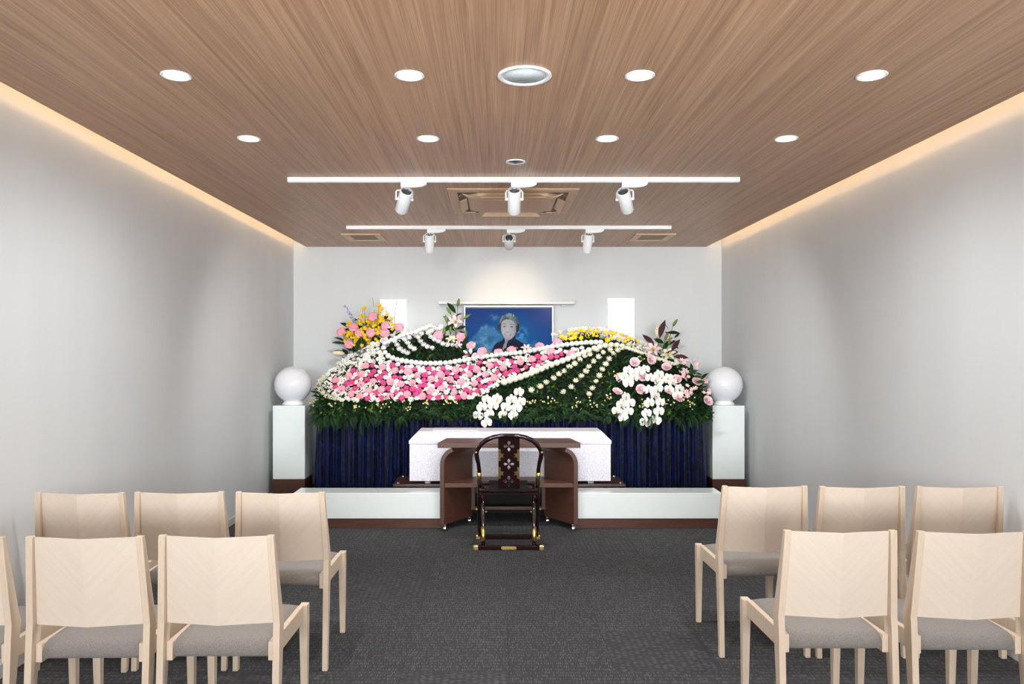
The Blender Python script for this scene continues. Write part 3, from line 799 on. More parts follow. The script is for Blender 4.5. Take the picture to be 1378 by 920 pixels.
# portrait on a screen: the picture is painted as point colours on a fine grid
TVD = 8.34
tx0, tx1 = (624.5 - U0) * TVD / FPX, (744.5 - U0) * TVD / FPX
tz1 = CH - (411.5 - V0) * TVD / FPX; tw = tx1 - tx0; thh = 0.575
t = thing('portrait_screen', 'silver framed screen with a woman in a dark jacket against blue sky', 'screen', ((tx0 + tx1) / 2, TVD, tz1 - thh))
h = tw / 2; fr = 0.013
for nm, b in (('frame_rail', (-h, h, -0.012, 0.03, thh - fr, thh)), ('frame_rail', (-h, h, -0.012, 0.03, 0, fr)), ('frame_rail', (-h, -h + fr, -0.012, 0.03, fr, thh - fr)), ('frame_rail', (h - fr, h, -0.012, 0.03, fr, thh - fr))):
    m = MB(); m.box(*b); m.build(nm, SILVER, t, 0.002)
m = MB(); m.box(-h + fr, h - fr, -0.004, 0.03, fr, thh - fr); m.build('bezel', BLACKP, t)
m = MB(); m.box(-0.22, 0.22, 0.03, 0.16, 0.12, 0.45); m.build('wall_mount', BLACKP, t)
m = MB(); m.box(-0.045, -0.012, -0.014, -0.012, thh - 0.010, thh - 0.004); m.build('badge', CHROME, t)

def smooth(e0, e1, x):
    q = np.clip((x - e0) / (e1 - e0), 0, 1); return q * q * (3 - 2 * q)
def vnoise(x, y, seed, oct=5):
    rng = np.random.RandomState(seed); tot = np.zeros_like(x); amp = 0.5
    for o_ in range(oct):
        tab = rng.rand(64, 64); xi = np.floor(x).astype(int); yi = np.floor(y).astype(int)
        fx, fy = x - xi, y - yi; fx = fx * fx * (3 - 2 * fx); fy = fy * fy * (3 - 2 * fy)
        a, b, c, dd = tab[xi % 64, yi % 64], tab[(xi + 1) % 64, yi % 64], tab[xi % 64, (yi + 1) % 64], tab[(xi + 1) % 64, (yi + 1) % 64]
        tot += amp * (a * (1 - fx) * (1 - fy) + b * fx * (1 - fy) + c * (1 - fx) * fy + dd * fx * fy)
        amp *= 0.55; x = x * 2.03 + 17; y = y * 2.03 + 5
    return tot
def inpoly(X, Y, poly, soft=0.35):
    inside = np.zeros(X.shape, bool); dist = np.full(X.shape, 1e9)
    n = len(poly)
    for i in range(n):
        (ax, ay), (bx, by) = poly[i], poly[(i + 1) % n]
        cond = ((ay > Y) != (by > Y))
        with np.errstate(divide='ignore', invalid='ignore'):
            xin = (bx - ax) * (Y - ay) / (by - ay if by != ay else 1e-9) + ax
        inside ^= cond & (X < xin)
        L2 = (bx - ax) ** 2 + (by - ay) ** 2
        q = np.clip(((X - ax) * (bx - ax) + (Y - ay) * (by - ay)) / max(L2, 1e-9), 0, 1)
        dist = np.minimum(dist, np.hypot(X - ax - q * (bx - ax), Y - ay - q * (by - ay)))
    sd = np.where(inside, dist, -dist)
    return smooth(-soft, soft, sd)
def paint():
    nu, nv = 330, 190
    U = np.linspace(626.2, 743.0, nu)[None, :].repeat(nv, 0); V = np.linspace(413.6, 478.0, nv)[:, None].repeat(nu, 1)
    X = (U - 650) * 14.15; Y = (V - 410) * 14.15          # coordinates of the enlarged picture
    img = np.zeros(U.shape + (3,))
    def lay(col, a):
        img[:] = img * (1 - a[..., None]) + np.array(col, float) * a[..., None]
    a = smooth(626, 744, U)
    img[:] = np.array((26, 74, 140.))
    lay((34, 62, 128), smooth(450, 413, V) * 0.8)
    lay((6, 96, 158), smooth(640, 690, U) * smooth(745, 690, U) * smooth(412, 440, V) * 0.8)
    lay((72, 76, 138), smooth(690, 742, U) * smooth(455, 418, V) * 0.75)  # this and the next layer: purple reflection haze painted into the picture
    lay((96, 98, 140), smooth(722, 745, U) * smooth(440, 414, V) * 0.6)
    n1 = vnoise(U / 11 + 3, V / 8 + 9, 3); n2 = vnoise(U / 6, V / 5, 11)
    edge = 449 - 8 * np.sin((U - 626) / 60 * math.pi) * 0 
    top = np.interp(U, [626, 632, 638, 646, 655, 664, 672, 680], [466, 456, 449, 441, 437, 439, 446, 455])
    c = smooth(-2.5, 3.5, V - top + (n2 - 0.5) * 9)
    c *= smooth(692, 676, U)
    lay((84, 140, 176), c * (0.62 + 0.6 * (n1 - 0.5)))
    lay((120, 168, 196), c * smooth(0.5, 0.75, n2) * 0.55)
    lay((30, 96, 146), c * smooth(0.48, 0.25, n1) * 0.8)
    c = smooth(9, 0, np.hypot((U - 664) / 1.6, V - 426)) * smooth(0.42, 0.7, n2); lay((92, 134, 176), c * 0.8)
    c = smooth(12, 1, np.hypot((U - 699) / 1.3 - (450 - V) * 0.35, (V - 449) * 0.75)) * smooth(0.4, 0.66, n2); lay((104, 160, 200), c * 0.85)
    c = smooth(13, 1, np.hypot((U - 708) / 1.6, V - 462)) * smooth(0.38, 0.62, n1); lay((78, 138, 178), c * 0.8)
    c = smooth(10, 1, np.hypot((U - 728) / 2.2, V - 470)) * smooth(0.4, 0.62, n2); lay((70, 120, 168), c * 0.6)
    # hair behind the face
    hair = [(285, 470), (278, 420), (300, 330), (325, 260), (370, 200), (430, 158), (500, 145), (560, 155), (610, 190), (655, 240), (690, 310), (705, 380), (700, 450), (670, 510), (620, 545), (560, 500), (420, 470), (340, 490), (305, 485)]
    lay((76, 92, 98), inpoly(X, Y, hair, 8))
    st = vnoise((X + Y * 0.45) / 26, (Y - X * 0.3) / 120, 21, 4)
    lay((146, 168, 176), inpoly(X, Y, hair, 10) * smooth(0.44, 0.66, st) * smooth(330, 180, Y) * 0.9)
    lay((40, 44, 50), inpoly(X, Y, [(640, 350), (690, 350), (695, 450), (665, 505), (620, 530), (615, 450)], 10) * 0.85)
    lay((44, 50, 56), inpoly(X, Y, [(285, 380), (330, 330), (345, 400), (325, 480), (290, 465)], 10) * 0.75)
    # neck, blouse, jacket
    lay((150, 146, 150), inpoly(X, Y, [(420, 600), (600, 560), (560, 650), (470, 680), (450, 800), (380, 830), (400, 700)], 8))
    lay((128, 124, 130), inpoly(X, Y, [(430, 640), (600, 590), (580, 650), (480, 680)], 14) * 0.7)
    lay((190, 196, 208), inpoly(X, Y, [(385, 830), (440, 820), (430, 860), (385, 960)], 6))
    jk = (22, 26, 52)
    lay(jk, inpoly(X, Y, [(170, 960), (185, 830), (205, 770), (255, 715), (330, 685), (375, 660), (390, 622), (412, 640), (420, 700), (385, 760), (368, 820), (390, 900), (385, 960)], 5))
    lay(jk, inpoly(X, Y, [(385, 960), (400, 890), (440, 840), (452, 740), (478, 672), (540, 640), (590, 590), (612, 560), (622, 640), (700, 680), (775, 725), (825, 770), (848, 830), (860, 960)], 5))
    lay((44, 48, 74), inpoly(X, Y, [(478, 672), (540, 640), (600, 585), (608, 640), (540, 680), (470, 760)], 10) * 0.5)
    # face
    face = [(345, 400), (352, 330), (385, 285), (440, 262), (520, 265), (585, 300), (620, 350), (632, 430), (628, 500), (605, 570), (560, 620), (500, 655), (450, 650), (400, 605), (362, 540), (345, 470)]
    fa = inpoly(X, Y, face, 7)
    lay((172, 170, 176), fa)
    lay((190, 186, 190), fa * smooth(150, 20, np.hypot(X - 440, (Y - 470) * 0.8)) * 0.8)
    lay((138, 136, 146), fa * smooth(560, 630, X) * 0.7)
    lay((150, 146, 154), fa * smooth(600, 655, Y) * 0.6)
    fringe = [(340, 400), (348, 330), (372, 262), (430, 225), (500, 228), (560, 262), (600, 318), (628, 380), (640, 330), (610, 240), (500, 190), (400, 190), (320, 280)]
    lay((92, 104, 108), inpoly(X, Y, fringe, 9))
    lay((132, 150, 156), inpoly(X, Y, fringe, 9) * smooth(0.45, 0.6, st))
    lay((116, 132, 138), inpoly(X, Y, [(500, 228), (540, 215), (620, 300), (660, 380), (630, 390), (590, 310)], 9) * 0.8)
    def blob(cx, cy, rx, ry, col, k=1.0, rot=0.0):
        dx, dy = X - cx, Y - cy; cr, sr = math.cos(rot), math.sin(rot)
        lay(col, smooth(1.25, 0.6, np.hypot((dx * cr + dy * sr) / rx, (-dx * sr + dy * cr) / ry)) * k)
    blob(405, 352, 36, 8, (116, 112, 118), 0.8, -0.12); blob(552, 358, 38, 8, (116, 112, 118), 0.8, 0.14)
    for ex, ey, r in ((412, 400, -0.05), (546, 406, 0.08)):
        blob(ex, ey - 2, 32, 13, (128, 122, 132), 0.7, r); blob(ex, ey, 25, 7.5, (52, 48, 58), 0.95, r); blob(ex, ey + 17, 28, 6, (146, 140, 148), 0.5, r)
    blob(474, 450, 12, 50, (200, 196, 200), 0.5); blob(470, 507, 30, 9, (140, 132, 140), 0.75); blob(452, 510, 7, 5, (92, 84, 92), 0.7); blob(492, 510, 7, 5, (92, 84, 92), 0.7)
    blob(392, 500, 24, 30, (196, 186, 190), 0.5); blob(560, 505, 24, 30, (184, 176, 182), 0.5)
    # smile
    q = np.clip((X - 408) / (540 - 408), 0, 1); yc = 541 + 33 * np.sin(q * math.pi) 
    inside = smooth(400, 414, X) * smooth(548, 534, X)
    lay((134, 92, 104), inside * smooth(13, 5, np.abs(Y - yc)) * 0.9)
    lay((222, 220, 224), smooth(424, 440, X) * smooth(524, 508, X) * smooth(8, 3, np.abs(Y - yc + 5)) * 0.9)
    lay((124, 112, 122), smooth(9, 2, np.abs(np.hypot(X - 474, (Y - 520) * 1.0) - 88)) * smooth(520, 470, Y) * smooth(430, 470, Y) * fa * 0.35)
    blob(372, 440, 5, 45, (150, 146, 152), 0.5); blob(628, 500, 6, 9, (214, 214, 220), 0.9)
    return U, V, img
U, V, img = paint()
nv_, nu_ = U.shape
gx = np.linspace(-h + fr + 0.004, h - fr - 0.004, nu_); gz = np.linspace(thh - fr - 0.012, fr + 0.012, nv_)
# the grid spans the whole screen; the picture continues below what the flowers leave visible
verts = [(gx[j], -0.0055, gz[i]) for i in range(nv_) for j in range(nu_)]
faces = [(i * nu_ + j, (i + 1) * nu_ + j, (i + 1) * nu_ + j + 1, i * nu_ + j + 1) for i in range(nv_ - 1) for j in range(nu_ - 1)]
me = bpy.data.meshes.new('picture'); me.from_pydata(verts, [], faces)
ca = me.color_attributes.new('picture', 'FLOAT_COLOR', 'POINT')
lin = np.where(img / 255 <= 0.04045, img / 255 / 12.92, ((img / 255 + 0.055) / 1.055) ** 2.4)
buf = np.ones((nv_ * nu_, 4)); buf[:, :3] = lin.reshape(-1, 3)
ca.data.foreach_set('color', buf.ravel())
pm, nt, pb = new_mat('screen_picture')
an = nt.nodes.new('ShaderNodeAttribute'); an.attribute_name = 'picture'
nt.links.new(an.outputs['Color'], pb.inputs['Emission Color']); pb.inputs['Emission Strength'].default_value = 1.0
nt.links.new(an.outputs['Color'], pb.inputs['Base Color'])
pb.inputs['Base Color'].default_value = (0.004, 0.004, 0.005, 1); pb.inputs['Roughness'].default_value = 0.22; pb.inputs['Specular IOR Level'].default_value = 0.008
for l in list(nt.links):
    if l.to_socket == pb.inputs['Base Color']: nt.links.remove(l)
me.materials.append(pm)
link('picture', me, t)

# ------------------------------------------------------------------ altar table and velvet skirt
TX0, TX1, TY0, TY1, TZ = -1.70, 1.94, 7.33, 8.28, 0.82
t = thing('altar_table', 'long altar table hidden under flowers and navy skirt', 'table', ((TX0 + TX1) / 2, (TY0 + TY1) / 2, 0))
hx, hy = (TX1 - TX0) / 2, (TY1 - TY0) / 2
m = MB(); m.box(-hx, hx, -hy, hy, TZ - 0.03, TZ); m.build('table_top', BIERM, t, 0.003)
for x in (-hx + 0.06, 0, hx - 0.06):
    for y in (-hy + 0.06, hy - 0.06):
        m = MB(); m.box(x - 0.025, x + 0.025, y - 0.025, y + 0.025, 0, TZ - 0.03); m.build('leg', BIERM, t)
def skirt():
    path = []
    x0, x1, y0, y1 = TX0 - 0.02, TX1 + 0.02, TY0 - 0.035, 8.2
    n1, n2 = 60, 760
    for i in range(n1): path.append((x0, y1 + (y0 - y1) * i / n1, -1, 0))
    for i in range(n2 + 1): path.append((x0 + (x1 - x0) * i / n2, y0, 0, -1))
    for i in range(1, n1 + 1): path.append((x1, y0 + (y1 - y0) * i / n1, 1, 0))
    nz = 16; vs = []; fs = []
    rng = random.Random(5)
    fr_ = [(rng.uniform(28, 75), rng.uniform(0, 6.3), rng.uniform(0.4, 1.0)) for _ in range(5)]
    for k in range(nz + 1):
        q = k / nz; z = TZ + 0.05 - (TZ + 0.04) * q
        s = 0.0
        for i, (x, y, nx_, ny_) in enumerate(path):
            s = i * (x1 - x0) / n2
            a = 0.0
            for f_, ph, am in fr_:
                a += am * math.sin(f_ * s + ph + 0.35 * q * math.sin(3 * s + ph) + 1.4 * math.sin(1.7 * s + ph))
            a = math.tanh(a * 0.9); a = ((a + 1) / 2) ** 2.2 * 2 - 1
            off = 0.0045 + (0.034 + 0.014 * q) * (a + 1) + 0.010 * q
            vs.append((x + nx_ * off, y + ny_ * off, z))
    n = len(path)
    for k in range(nz):
        for i in range(n - 1):
            a = k * n + i; fs.append((a, a + n, a + n + 1, a + 1))
    mm = MB(); mm.add(vs, fs, smooth=True)
    o = mm.build('altar_skirt', VELV)
    so = o.modifiers.new('thick', 'SOLIDIFY'); so.thickness = 0.003
    return tag(o, 'navy crushed velvet skirt hanging in folds below the flowers', 'curtain')
skirt()

# ------------------------------------------------------------------ flowers: shapes
def petal(mb, az, pts, mi=0, M=None):
    """pts: list of (radius, height, half width)"""
    ca_, sa = math.cos(az), math.sin(az); vs = []
    for r, z, w_ in pts:
        for k in (-1, 1):
            vs.append((r * ca_ - k * w_ * sa, r * sa + k * w_ * ca_, z))
    fs = [(2 * i, 2 * i + 2, 2 * i + 3, 2 * i + 1) for i in range(len(pts) - 1)]
    mb.add(vs, fs, mi, M, True)

def fl_daisy(R=0.029):
    m = MB()
    for k in range(9):
        a = k * 2 * math.pi / 9 + random.uniform(-.1, .1); zz = random.uniform(0.1, 0.45) * R
        petal(m, a, [(0.15 * R, 0, 0.10 * R), (0.65 * R, zz * 0.7, 0.27 * R), (1.0 * R, zz * 0.6, 0.10 * R)])
    m.lathe([(0.20 * R, 0.0), (0.24 * R, 0.12 * R), (0.05 * R, 0.2 * R)], 6, mi=1)
    return m
def fl_pompom(R=0.034):
    m = MB(); rings = []
    nu, nv = 14, 9
    for i in range(1, nv):
        th = math.pi * i / nv
        rings.append([(R * (1 + (0.06 if (i + j) % 2 else -0.06)) * math.sin(th) * math.cos(2 * math.pi * (j + 0.5 * (i % 2)) / nu), R * (1 + (0.06 if (i + j) % 2 else -0.06)) * math.sin(th) * math.sin(2 * math.pi * (j + 0.5 * (i % 2)) / nu), -R * 0.9 * math.cos(th)) for j in range(nu)])
    m.loft(rings); return m
def fl_star(R=0.036):
    m = MB()
    for n, r, up, w_ in ((9, 1.0, 0.55, 0.16), (8, 0.75, 0.75, 0.15), (6, 0.45, 0.85, 0.13)):
        for k in range(n):
            a = k * 2 * math.pi / n + random.uniform(-.15, .15)
            petal(m, a, [(0.1 * R, -0.2 * R, 0.08 * R), (0.6 * r * R, up * 0.25 * R, w_ * R), (r * R, up * R, 0.05 * R)])
    m.lathe([(0.3 * R, -0.35 * R), (0.35 * R, -0.1 * R), (0.15 * R, 0.25 * R)], 7)
    return m
def fl_carnation(R=0.04, seed=0):
    rng = random.Random(seed); m = MB()
    nu, nv = 22, 6; rings = []
    for i in range(nv + 1):
        th = math.pi * 0.12 + math.pi * 0.80 * (1 - i / nv) * 0.62
        ring = []
        for j in range(nu):
            k = 1 + rng.uniform(-.16, .16) + (0.13 if (i + j) % 2 else -0.13)
            ring.append((R * k * math.sin(th) * math.cos(2 * math.pi * j / nu), R * k * math.sin(th) * math.sin(2 * math.pi * j / nu), R * 0.85 * (math.cos(th)) + rng.uniform(-.14, .14) * R))
        rings.append(ring)
    rings = rings[::-1]
    rings = [[(0.12 * R * math.cos(2 * math.pi * j / nu), 0.12 * R * math.sin(2 * math.pi * j / nu), -0.55 * R) for j in range(nu)]] + rings[::-1]
    m.loft(rings, smooth=False); return m
def fl_rose(R=0.045):
    m = MB()
    for n, r0, h0, open_ in ((5, 1.0, 0.12, 0.9), (5, 0.76, 0.26, 0.6), (4, 0.52, 0.36, 0.4), (3, 0.30, 0.42, 0.2)):
        for k in range(n):
            a0 = k * 2 * math.pi / n + r0 * 3; vs = []; half = math.pi / n * 1.25
            nn = 5
            for i, (rr, zz) in enumerate(((0.25, -0.5), (0.85, -0.12), (1.0 + 0.05 * open_, h0 * 0.7), (1.06 + 0.14 * open_, h0))):
                for j in range(nn):
                    a = a0 + half * (2 * j / (nn - 1) - 1) * (0.75 if i == 3 else 1)
                    vs.append((R * r0 * rr * math.cos(a), R * r0 * rr * math.sin(a), R * zz - (0.08 * R if i == 3 and j in (0, nn - 1) else 0)))
            fs = [(i * nn + j, i * nn + j + 1, (i + 1) * nn + j + 1, (i + 1) * nn + j) for i in range(3) for j in range(nn - 1)]
            m.add(vs, fs, smooth=True)
    m.lathe([(0.12 * R, -0.5 * R), (0.24 * R, 0.1 * R), (0.14 * R, 0.40 * R), (0.02 * R, 0.36 * R)], 8)
    return m
def fl_lily(R=0.075):
    m = MB()
    for k in range(6):
        a = k * math.pi / 3; w_ = 0.25 if k % 2 else 0.19
        petal(m, a, [(0.06 * R, -0.7 * R, 0.05 * R), (0.22 * R, -0.15 * R, w_ * 0.7 * R), (0.6 * R, 0.22 * R, w_ * R), (0.9 * R, 0.20 * R, w_ * 0.6 * R), (1.08 * R, 0.05 * R, 0.02 * R)])
    for k in range(5):
        a = k * 1.26 + 0.4
        m.tube([(0, 0, -0.4 * R), (0.12 * R * math.cos(a), 0.12 * R * math.sin(a), 0.15 * R), (0.24 * R * math.cos(a), 0.24 * R * math.sin(a), 0.45 * R)], 0.018 * R, 5, mi=1)
    return m
def fl_yellow(R=0.030):
    m = MB()
    for k in range(6):
        a = k * math.pi / 3 + random.uniform(-.1, .1); zz = random.uniform(.3, .6)
        petal(m, a, [(0.05 * R, -0.3 * R, 0.08 * R), (0.55 * R, 0.2 * R, 0.32 * R), (1.0 * R, zz * R, 0.14 * R)])
    m.lathe([(0.1 * R, -0.3 * R), (0.16 * R, 0.1 * R), (0.04 * R, 0.3 * R)], 6)
    return m
def fl_orchid(R=0.052):
    m = MB()
    def pet(az, L_, W_, zc):
        pts = []
        for q, w_ in ((0.03, 0.12), (0.25, 0.62), (0.55, 1.0), (0.82, 0.85), (0.97, 0.45), (1.02, 0.1)):
            pts.append((q * L_, zc + 0.18 * R * q * (1 - q), w_ * W_))
        petal(m, az, pts)
    for az in (math.pi / 2, math.pi / 2 + 2.35, math.pi / 2 - 2.35): pet(az, R * 0.98, R * 0.34, -0.04 * R)
    for az in (0.12, math.pi - 0.12): pet(az, R * 1.02, R * 0.60, 0.05 * R)
    return m
def orchid_lip(R=0.052):
    m = MB()
    m.sphere((0, -0.06 * R, 0.13 * R), 0.14 * R, 8, 6, sc=(1, 1.1, 0.9))
    petal(m, -math.pi / 2, [(0.05 * R, 0.12 * R, 0.10 * R), (0.25 * R, 0.25 * R, 0.14 * R), (0.42 * R, 0.16 * R, 0.05 * R)])
    return m
def leaf_mesh(L_, W_, droop=0.25, seg=4):
    m = MB(); vs = []
    prof = [0.10, 0.75, 1.0, 0.72, 0.03] if seg == 4 else [0.12, 1.0, 0.05]
    n = len(prof)
    for i, w_ in enumerate(prof):
        q = i / (n - 1); z = -droop * L_ * q * q
        vs += [(-w_ * W_, L_ * q, z + 0.22 * w_ * W_), (0, L_ * q, z), (w_ * W_, L_ * q, z + 0.22 * w_ * W_)]
    fs = []
    for i in range(n - 1):
        a = 3 * i; fs += [(a, a + 1, a + 4, a + 3), (a + 1, a + 2, a + 5, a + 4)]
    m.add(vs, fs, smooth=True); return m
def fern_mesh(L_, W_):
    m = MB(); n = 11
    for i in range(n):
        q = (i + 0.5) / n; w_ = W_ * math.sin(math.pi * min(1, 0.12 + 0.9 * q)) ** 0.7 + 0.006
        z = -0.45 * L_ * q * q
        for s in (-1, 1):
            y = L_ * q
            m.add([(0, y, z), (s * w_ * 0.55, y + 0.014, z + 0.010), (s * w_, y + 0.042, z - 0.012), (s * w_ * 0.5, y + 0.026, z - 0.002)], [(0, 1, 2, 3)] if s > 0 else [(3, 2, 1, 0)], smooth=True)
    pts = [(0, L_ * q, -0.45 * L_ * q * q - 0.001) for q in (0, 0.3, 0.6, 1.0)]
    m.tube(pts, [0.003, 0.0025, 0.002, 0.001], 4)
    return m
def bud_mesh(L_=0.075, R=0.014):
    m = MB(); m.lathe([(0.25 * R, 0), (0.8 * R, 0.18 * L_), (R, 0.45 * L_), (0.8 * R, 0.75 * L_), (0.1 * R, L_)], 9); return m

DAISY = [fl_daisy().mesh('daisy', [PWHITE, PCENT]) for _ in range(4)]
POM = fl_pompom().mesh('pompom', PWHITE); POMC = fl_pompom(0.037).mesh('pompom', PCREAM)
STAR = [fl_star().mesh('chrysanthemum', PCREAM) for _ in range(3)]
STARW = [fl_star(0.034).mesh('chrysanthemum', PWHITE) for _ in range(3)]
CARN = [fl_carnation(0.041, s).mesh('carnation', PPINK) for s in range(4)]
CARNH = [fl_carnation(0.031, 10 + s).mesh('carnation', PHOT) for s in range(4)]
ROSE = fl_rose().mesh('rose', PROSE)
LILYP = fl_lily().mesh('lily', [PLILY, PCENT]); LILYC = fl_lily().mesh('lily', [PLILC, PCENT])
YEL = [fl_yellow().mesh('yellow_flower', PYEL) for _ in range(3)]
YELS = [fl_yellow(0.019).mesh('yellow_flower', PYEL) for _ in range(3)]
ORCH = fl_orchid().mesh('bloom', PWHITE); ORCHL = orchid_lip().mesh('lip', LIPY)
NERI = [fl_yellow(0.026).mesh('small_flower', PLILY) for _ in range(2)]
BLUE = fl_yellow(0.015).mesh('blue_floret', PBLUE); WSM = fl_yellow(0.012).mesh('white_floret', PWHITE)
BUDG = bud_mesh().mesh('bud', LEAFL); BUDC = bud_mesh(0.08, 0.017).mesh('bud', PLILC)
LEAVES = [leaf_mesh(0.13, 0.026).mesh('leaf', LEAFM), leaf_mesh(0.12, 0.03, 0.35).mesh('leaf', LEAFD), leaf_mesh(0.085, 0.030, 0.2).mesh('leaf', LEAFL)]
FERN = [fern_mesh(0.20, 0.055).mesh('fern_frond', LEAFM), fern_mesh(0.17, 0.05).mesh('fern_frond', LEAFD)]
LONGL = leaf_mesh(0.20, 0.040, 0.15).mesh('leaf', LEAFD)
BURG = leaf_mesh(0.17, 0.036, 0.12).mesh('leaf', LEAFP)

# ------------------------------------------------------------------ the flower bank
z1 = lambda x, y: (410 + x / 4.6, 380 + y / 4.6)
z2 = lambda x, y: (680 + x / 4.6, 380 + y / 4.6)
z6 = lambda x, y: (810 + x / 5.75, 420 + y / 5.75)
z5 = lambda x, y: (620 + x / 7.664, 460 + y / 7.664)
TOPU = [421, 427, 445, 466, 488, 508, 532, 553, 579, 597, 612, 626, 640, 660, 688, 715, 735, 749, 767, 793, 819, 845, 865, 887, 908, 930, 943, 951, 957]
TOPV = [548, 521, 504, 485, 475, 465, 456, 449, 444, 447, 460, 470, 474, 472, 471, 470, 466, 455, 449, 446, 450, 458, 467, 482, 488, 494, 509, 534, 552]
BOT = 557.0
def surf(u, v, lift=0.0):
    T = np.interp(u, TOPU, TOPV); T = min(T, 551)
    tt = (BOT - v) / (BOT - T); ln = (BOT - v) / 112.0
    s = max(-0.08, min(1.05, 0.5 * tt + 0.5 * ln))
    d = 7.22 + 0.90 * s * float(np.interp(u, (421, 470, 895, 957), (0.5, 1.0, 1.0, 0.36)))
    p = at(u, v, d)
    return p
def normal(u, v):
    a = surf(u + 2, v) - surf(u - 2, v); b = surf(u, v - 2) - surf(u, v + 2)
    n = a.cross(b)
    if n.y > 0: n = -n
    return n.normalized() if n.length > 1e-6 else Vector((0, -1, 0.4)).normalized()
BANKO = Vector((0.12, 7.75, 0.82))
bank = thing('flower_bank', 'wave shaped bank of white, pink and yellow flowers over dark greenery', 'flower display', BANKO)
def face_quat(dirv, roll=None):
    q = Vector(dirv).normalized().to_track_quat('Z', 'Y')
    return q @ Quaternion((0, 0, 1), random.uniform(0, 6.28) if roll is None else roll)
def put(me, u, v, lift=0.02, blend=0.5, scale=1.0, parent=None, base=None, jitter=0.15, name=None):
    n = normal(u, v); dirv = n * (1 - blend) + Vector((-0.0, -0.85, 0.5)).normalized() * blend
    dirv += Vector((random.gauss(0, jitter), random.gauss(0, jitter), random.gauss(0, jitter)))
    p = surf(u, v) + n * lift - (base or BANKO)
    return link(name or me.name.split('.')[0], me, parent or bank, loc=p, rot=face_quat(dirv), scale=scale)

# core
m = MB(); us = np.linspace(424, 956, 90); nt_ = 22; rings = []
for u in us:
    T = min(np.interp(u, TOPU, TOPV), 551); ring = []
    for k in range(nt_ + 1):
        v = BOT + 2 - (BOT + 2 - T - 3) * k / nt_
        n = normal(u, min(v, BOT)); p = surf(u, v) - n * 0.035
        ring.append(p - BANKO)
    last = ring[-1]
    ring.append(Vector((last.x, last.y + 0.05, (last.z) * 0.5))); ring.append(Vector((last.x, last.y + 0.06, 0.0)))
    ring.append(Vector((ring[0].x, ring[0].y + 0.05, 0.0)))
    rings.append(ring)
m.loft(rings, smooth=True)
m.build('foliage_core', MOSS, bank)

# joined fine foliage
def scatter_mesh(name, protos, placements, mats, parent, base):
    vs, fs, mi = [], [], []
    for pk, p, q, sc in placements:
        pr = protos[pk]; o = len(vs); R = q.to_matrix()
        vs += [tuple((R @ (v * sc)) + p) for v in pr.v]
        fs += [tuple(o + i for i in f) for f in pr.f]; mi += [a + 0 for a in pr.m] if len(mats) == 1 or not hasattr(pr, 'slot') else [pr.slot + a for a in pr.m]
    me = bpy.data.meshes.new(name); me.from_pydata(vs, [], fs)
    for x in mats: me.materials.append(x)
    me.polygons.foreach_set('material_index', mi); me.update()
    o = link(name, me, parent); o['kind'] = 'stuff'
    return o
lp = [leaf_mesh(0.075, 0.016, 0.3, 2), leaf_mesh(0.075, 0.016, 0.3, 2), leaf_mesh(0.06, 0.014, 0.2, 2)]
for i, x in enumerate(lp): x.slot = i
pl = []
for _ in range(7500):
    u = random.uniform(425, 954); T = min(np.interp(u, TOPU, TOPV), 551)
    v = random.uniform(T + 1, BOT + 4)
    n = normal(u, min(v, BOT)); p = surf(u, v) - n * random.uniform(0.0, 0.035) - BANKO
    g = (n * random.uniform(0.2, 0.9) + Vector((random.gauss(0, .6), random.gauss(0, .3), random.gauss(0, .6)))).normalized()
    q = g.to_track_quat('Y', 'Z') @ Quaternion((0, 1, 0), random.uniform(-1, 1))
    pl.append((random.choices((0, 1, 2), (5, 3, 0.4))[0], p, q, random.uniform(0.6, 1.15)))
scatter_mesh('foliage', lp, pl, [LEAFD, LEAFM, LEAFL], bank, BANKO)

def inside(poly, x, y):
    c = False; n = len(poly)
    for i in range(n):
        (ax, ay), (bx, by) = poly[i], poly[(i + 1) % n]
        if (ay > y) != (by > y) and x < (bx - ax) * (y - ay) / (by - ay) + ax: c = not c
    return c
def along(path, step):
    out = []; acc = 0.0
    for (ax, ay), (bx, by) in zip(path, path[1:]):
        L_ = math.hypot(bx - ax, by - ay); s = acc
        while s < L_: out.append((ax + (bx - ax) * s / L_, ay + (by - ay) * s / L_)); s += step
        acc = s - L_
    return out
def smoothpath(P, it=2):
    for _ in range(it):
        Q = [P[0]]
        for a, b in zip(P, P[1:]):
            Q += [(a[0] * .75 + b[0] * .25, a[1] * .75 + b[1] * .25), (a[0] * .25 + b[0] * .75, a[1] * .25 + b[1] * .75)]
        P = Q + [P[-1]]
    return P
taken = []
def free(u, v, r):
    return all((u - a) ** 2 + (v - b) ** 2 > ((r + c) * 0.5) ** 2 for a, b, c in taken)

# rows of round white pompoms
row1 = smoothpath([z1(500, 392), z1(490, 425), z1(510, 465), z1(560, 490), z1(650, 508), z1(750, 517), z1(850, 516), z1(950, 502), z1(1030, 490), z1(1100, 476), z1(1200, 462), z1(1330, 450), z2(100, 448), z2(230, 425), z2(300, 410), z2(400, 396), z2(500, 386), z2(590, 384)])
for u, v in along(row1, 6.4):
    put(POM, u, v, 0.035, 0.5, random.uniform(0.80, 0.9)); taken.append((u, v, 7))
row1b = smoothpath([z1(780, 283), z1(690, 318), z1(600, 345), z1(540, 372), z1(500, 392)])
for u, v in along(row1b, 5.5):
    put(POM, u, v, 0.035, 0.5, random.uniform(0.74, 0.85)); taken.append((u, v, 6))
row2 = smoothpath([z1(1235, 635), z2(0, 632), z2(60, 614), z2(100, 602), z2(200, 563), z2(300, 521), z2(400, 486), z2(480, 450), z2(560, 420), z2(620, 404), z2(680, 402), z2(740, 415)])
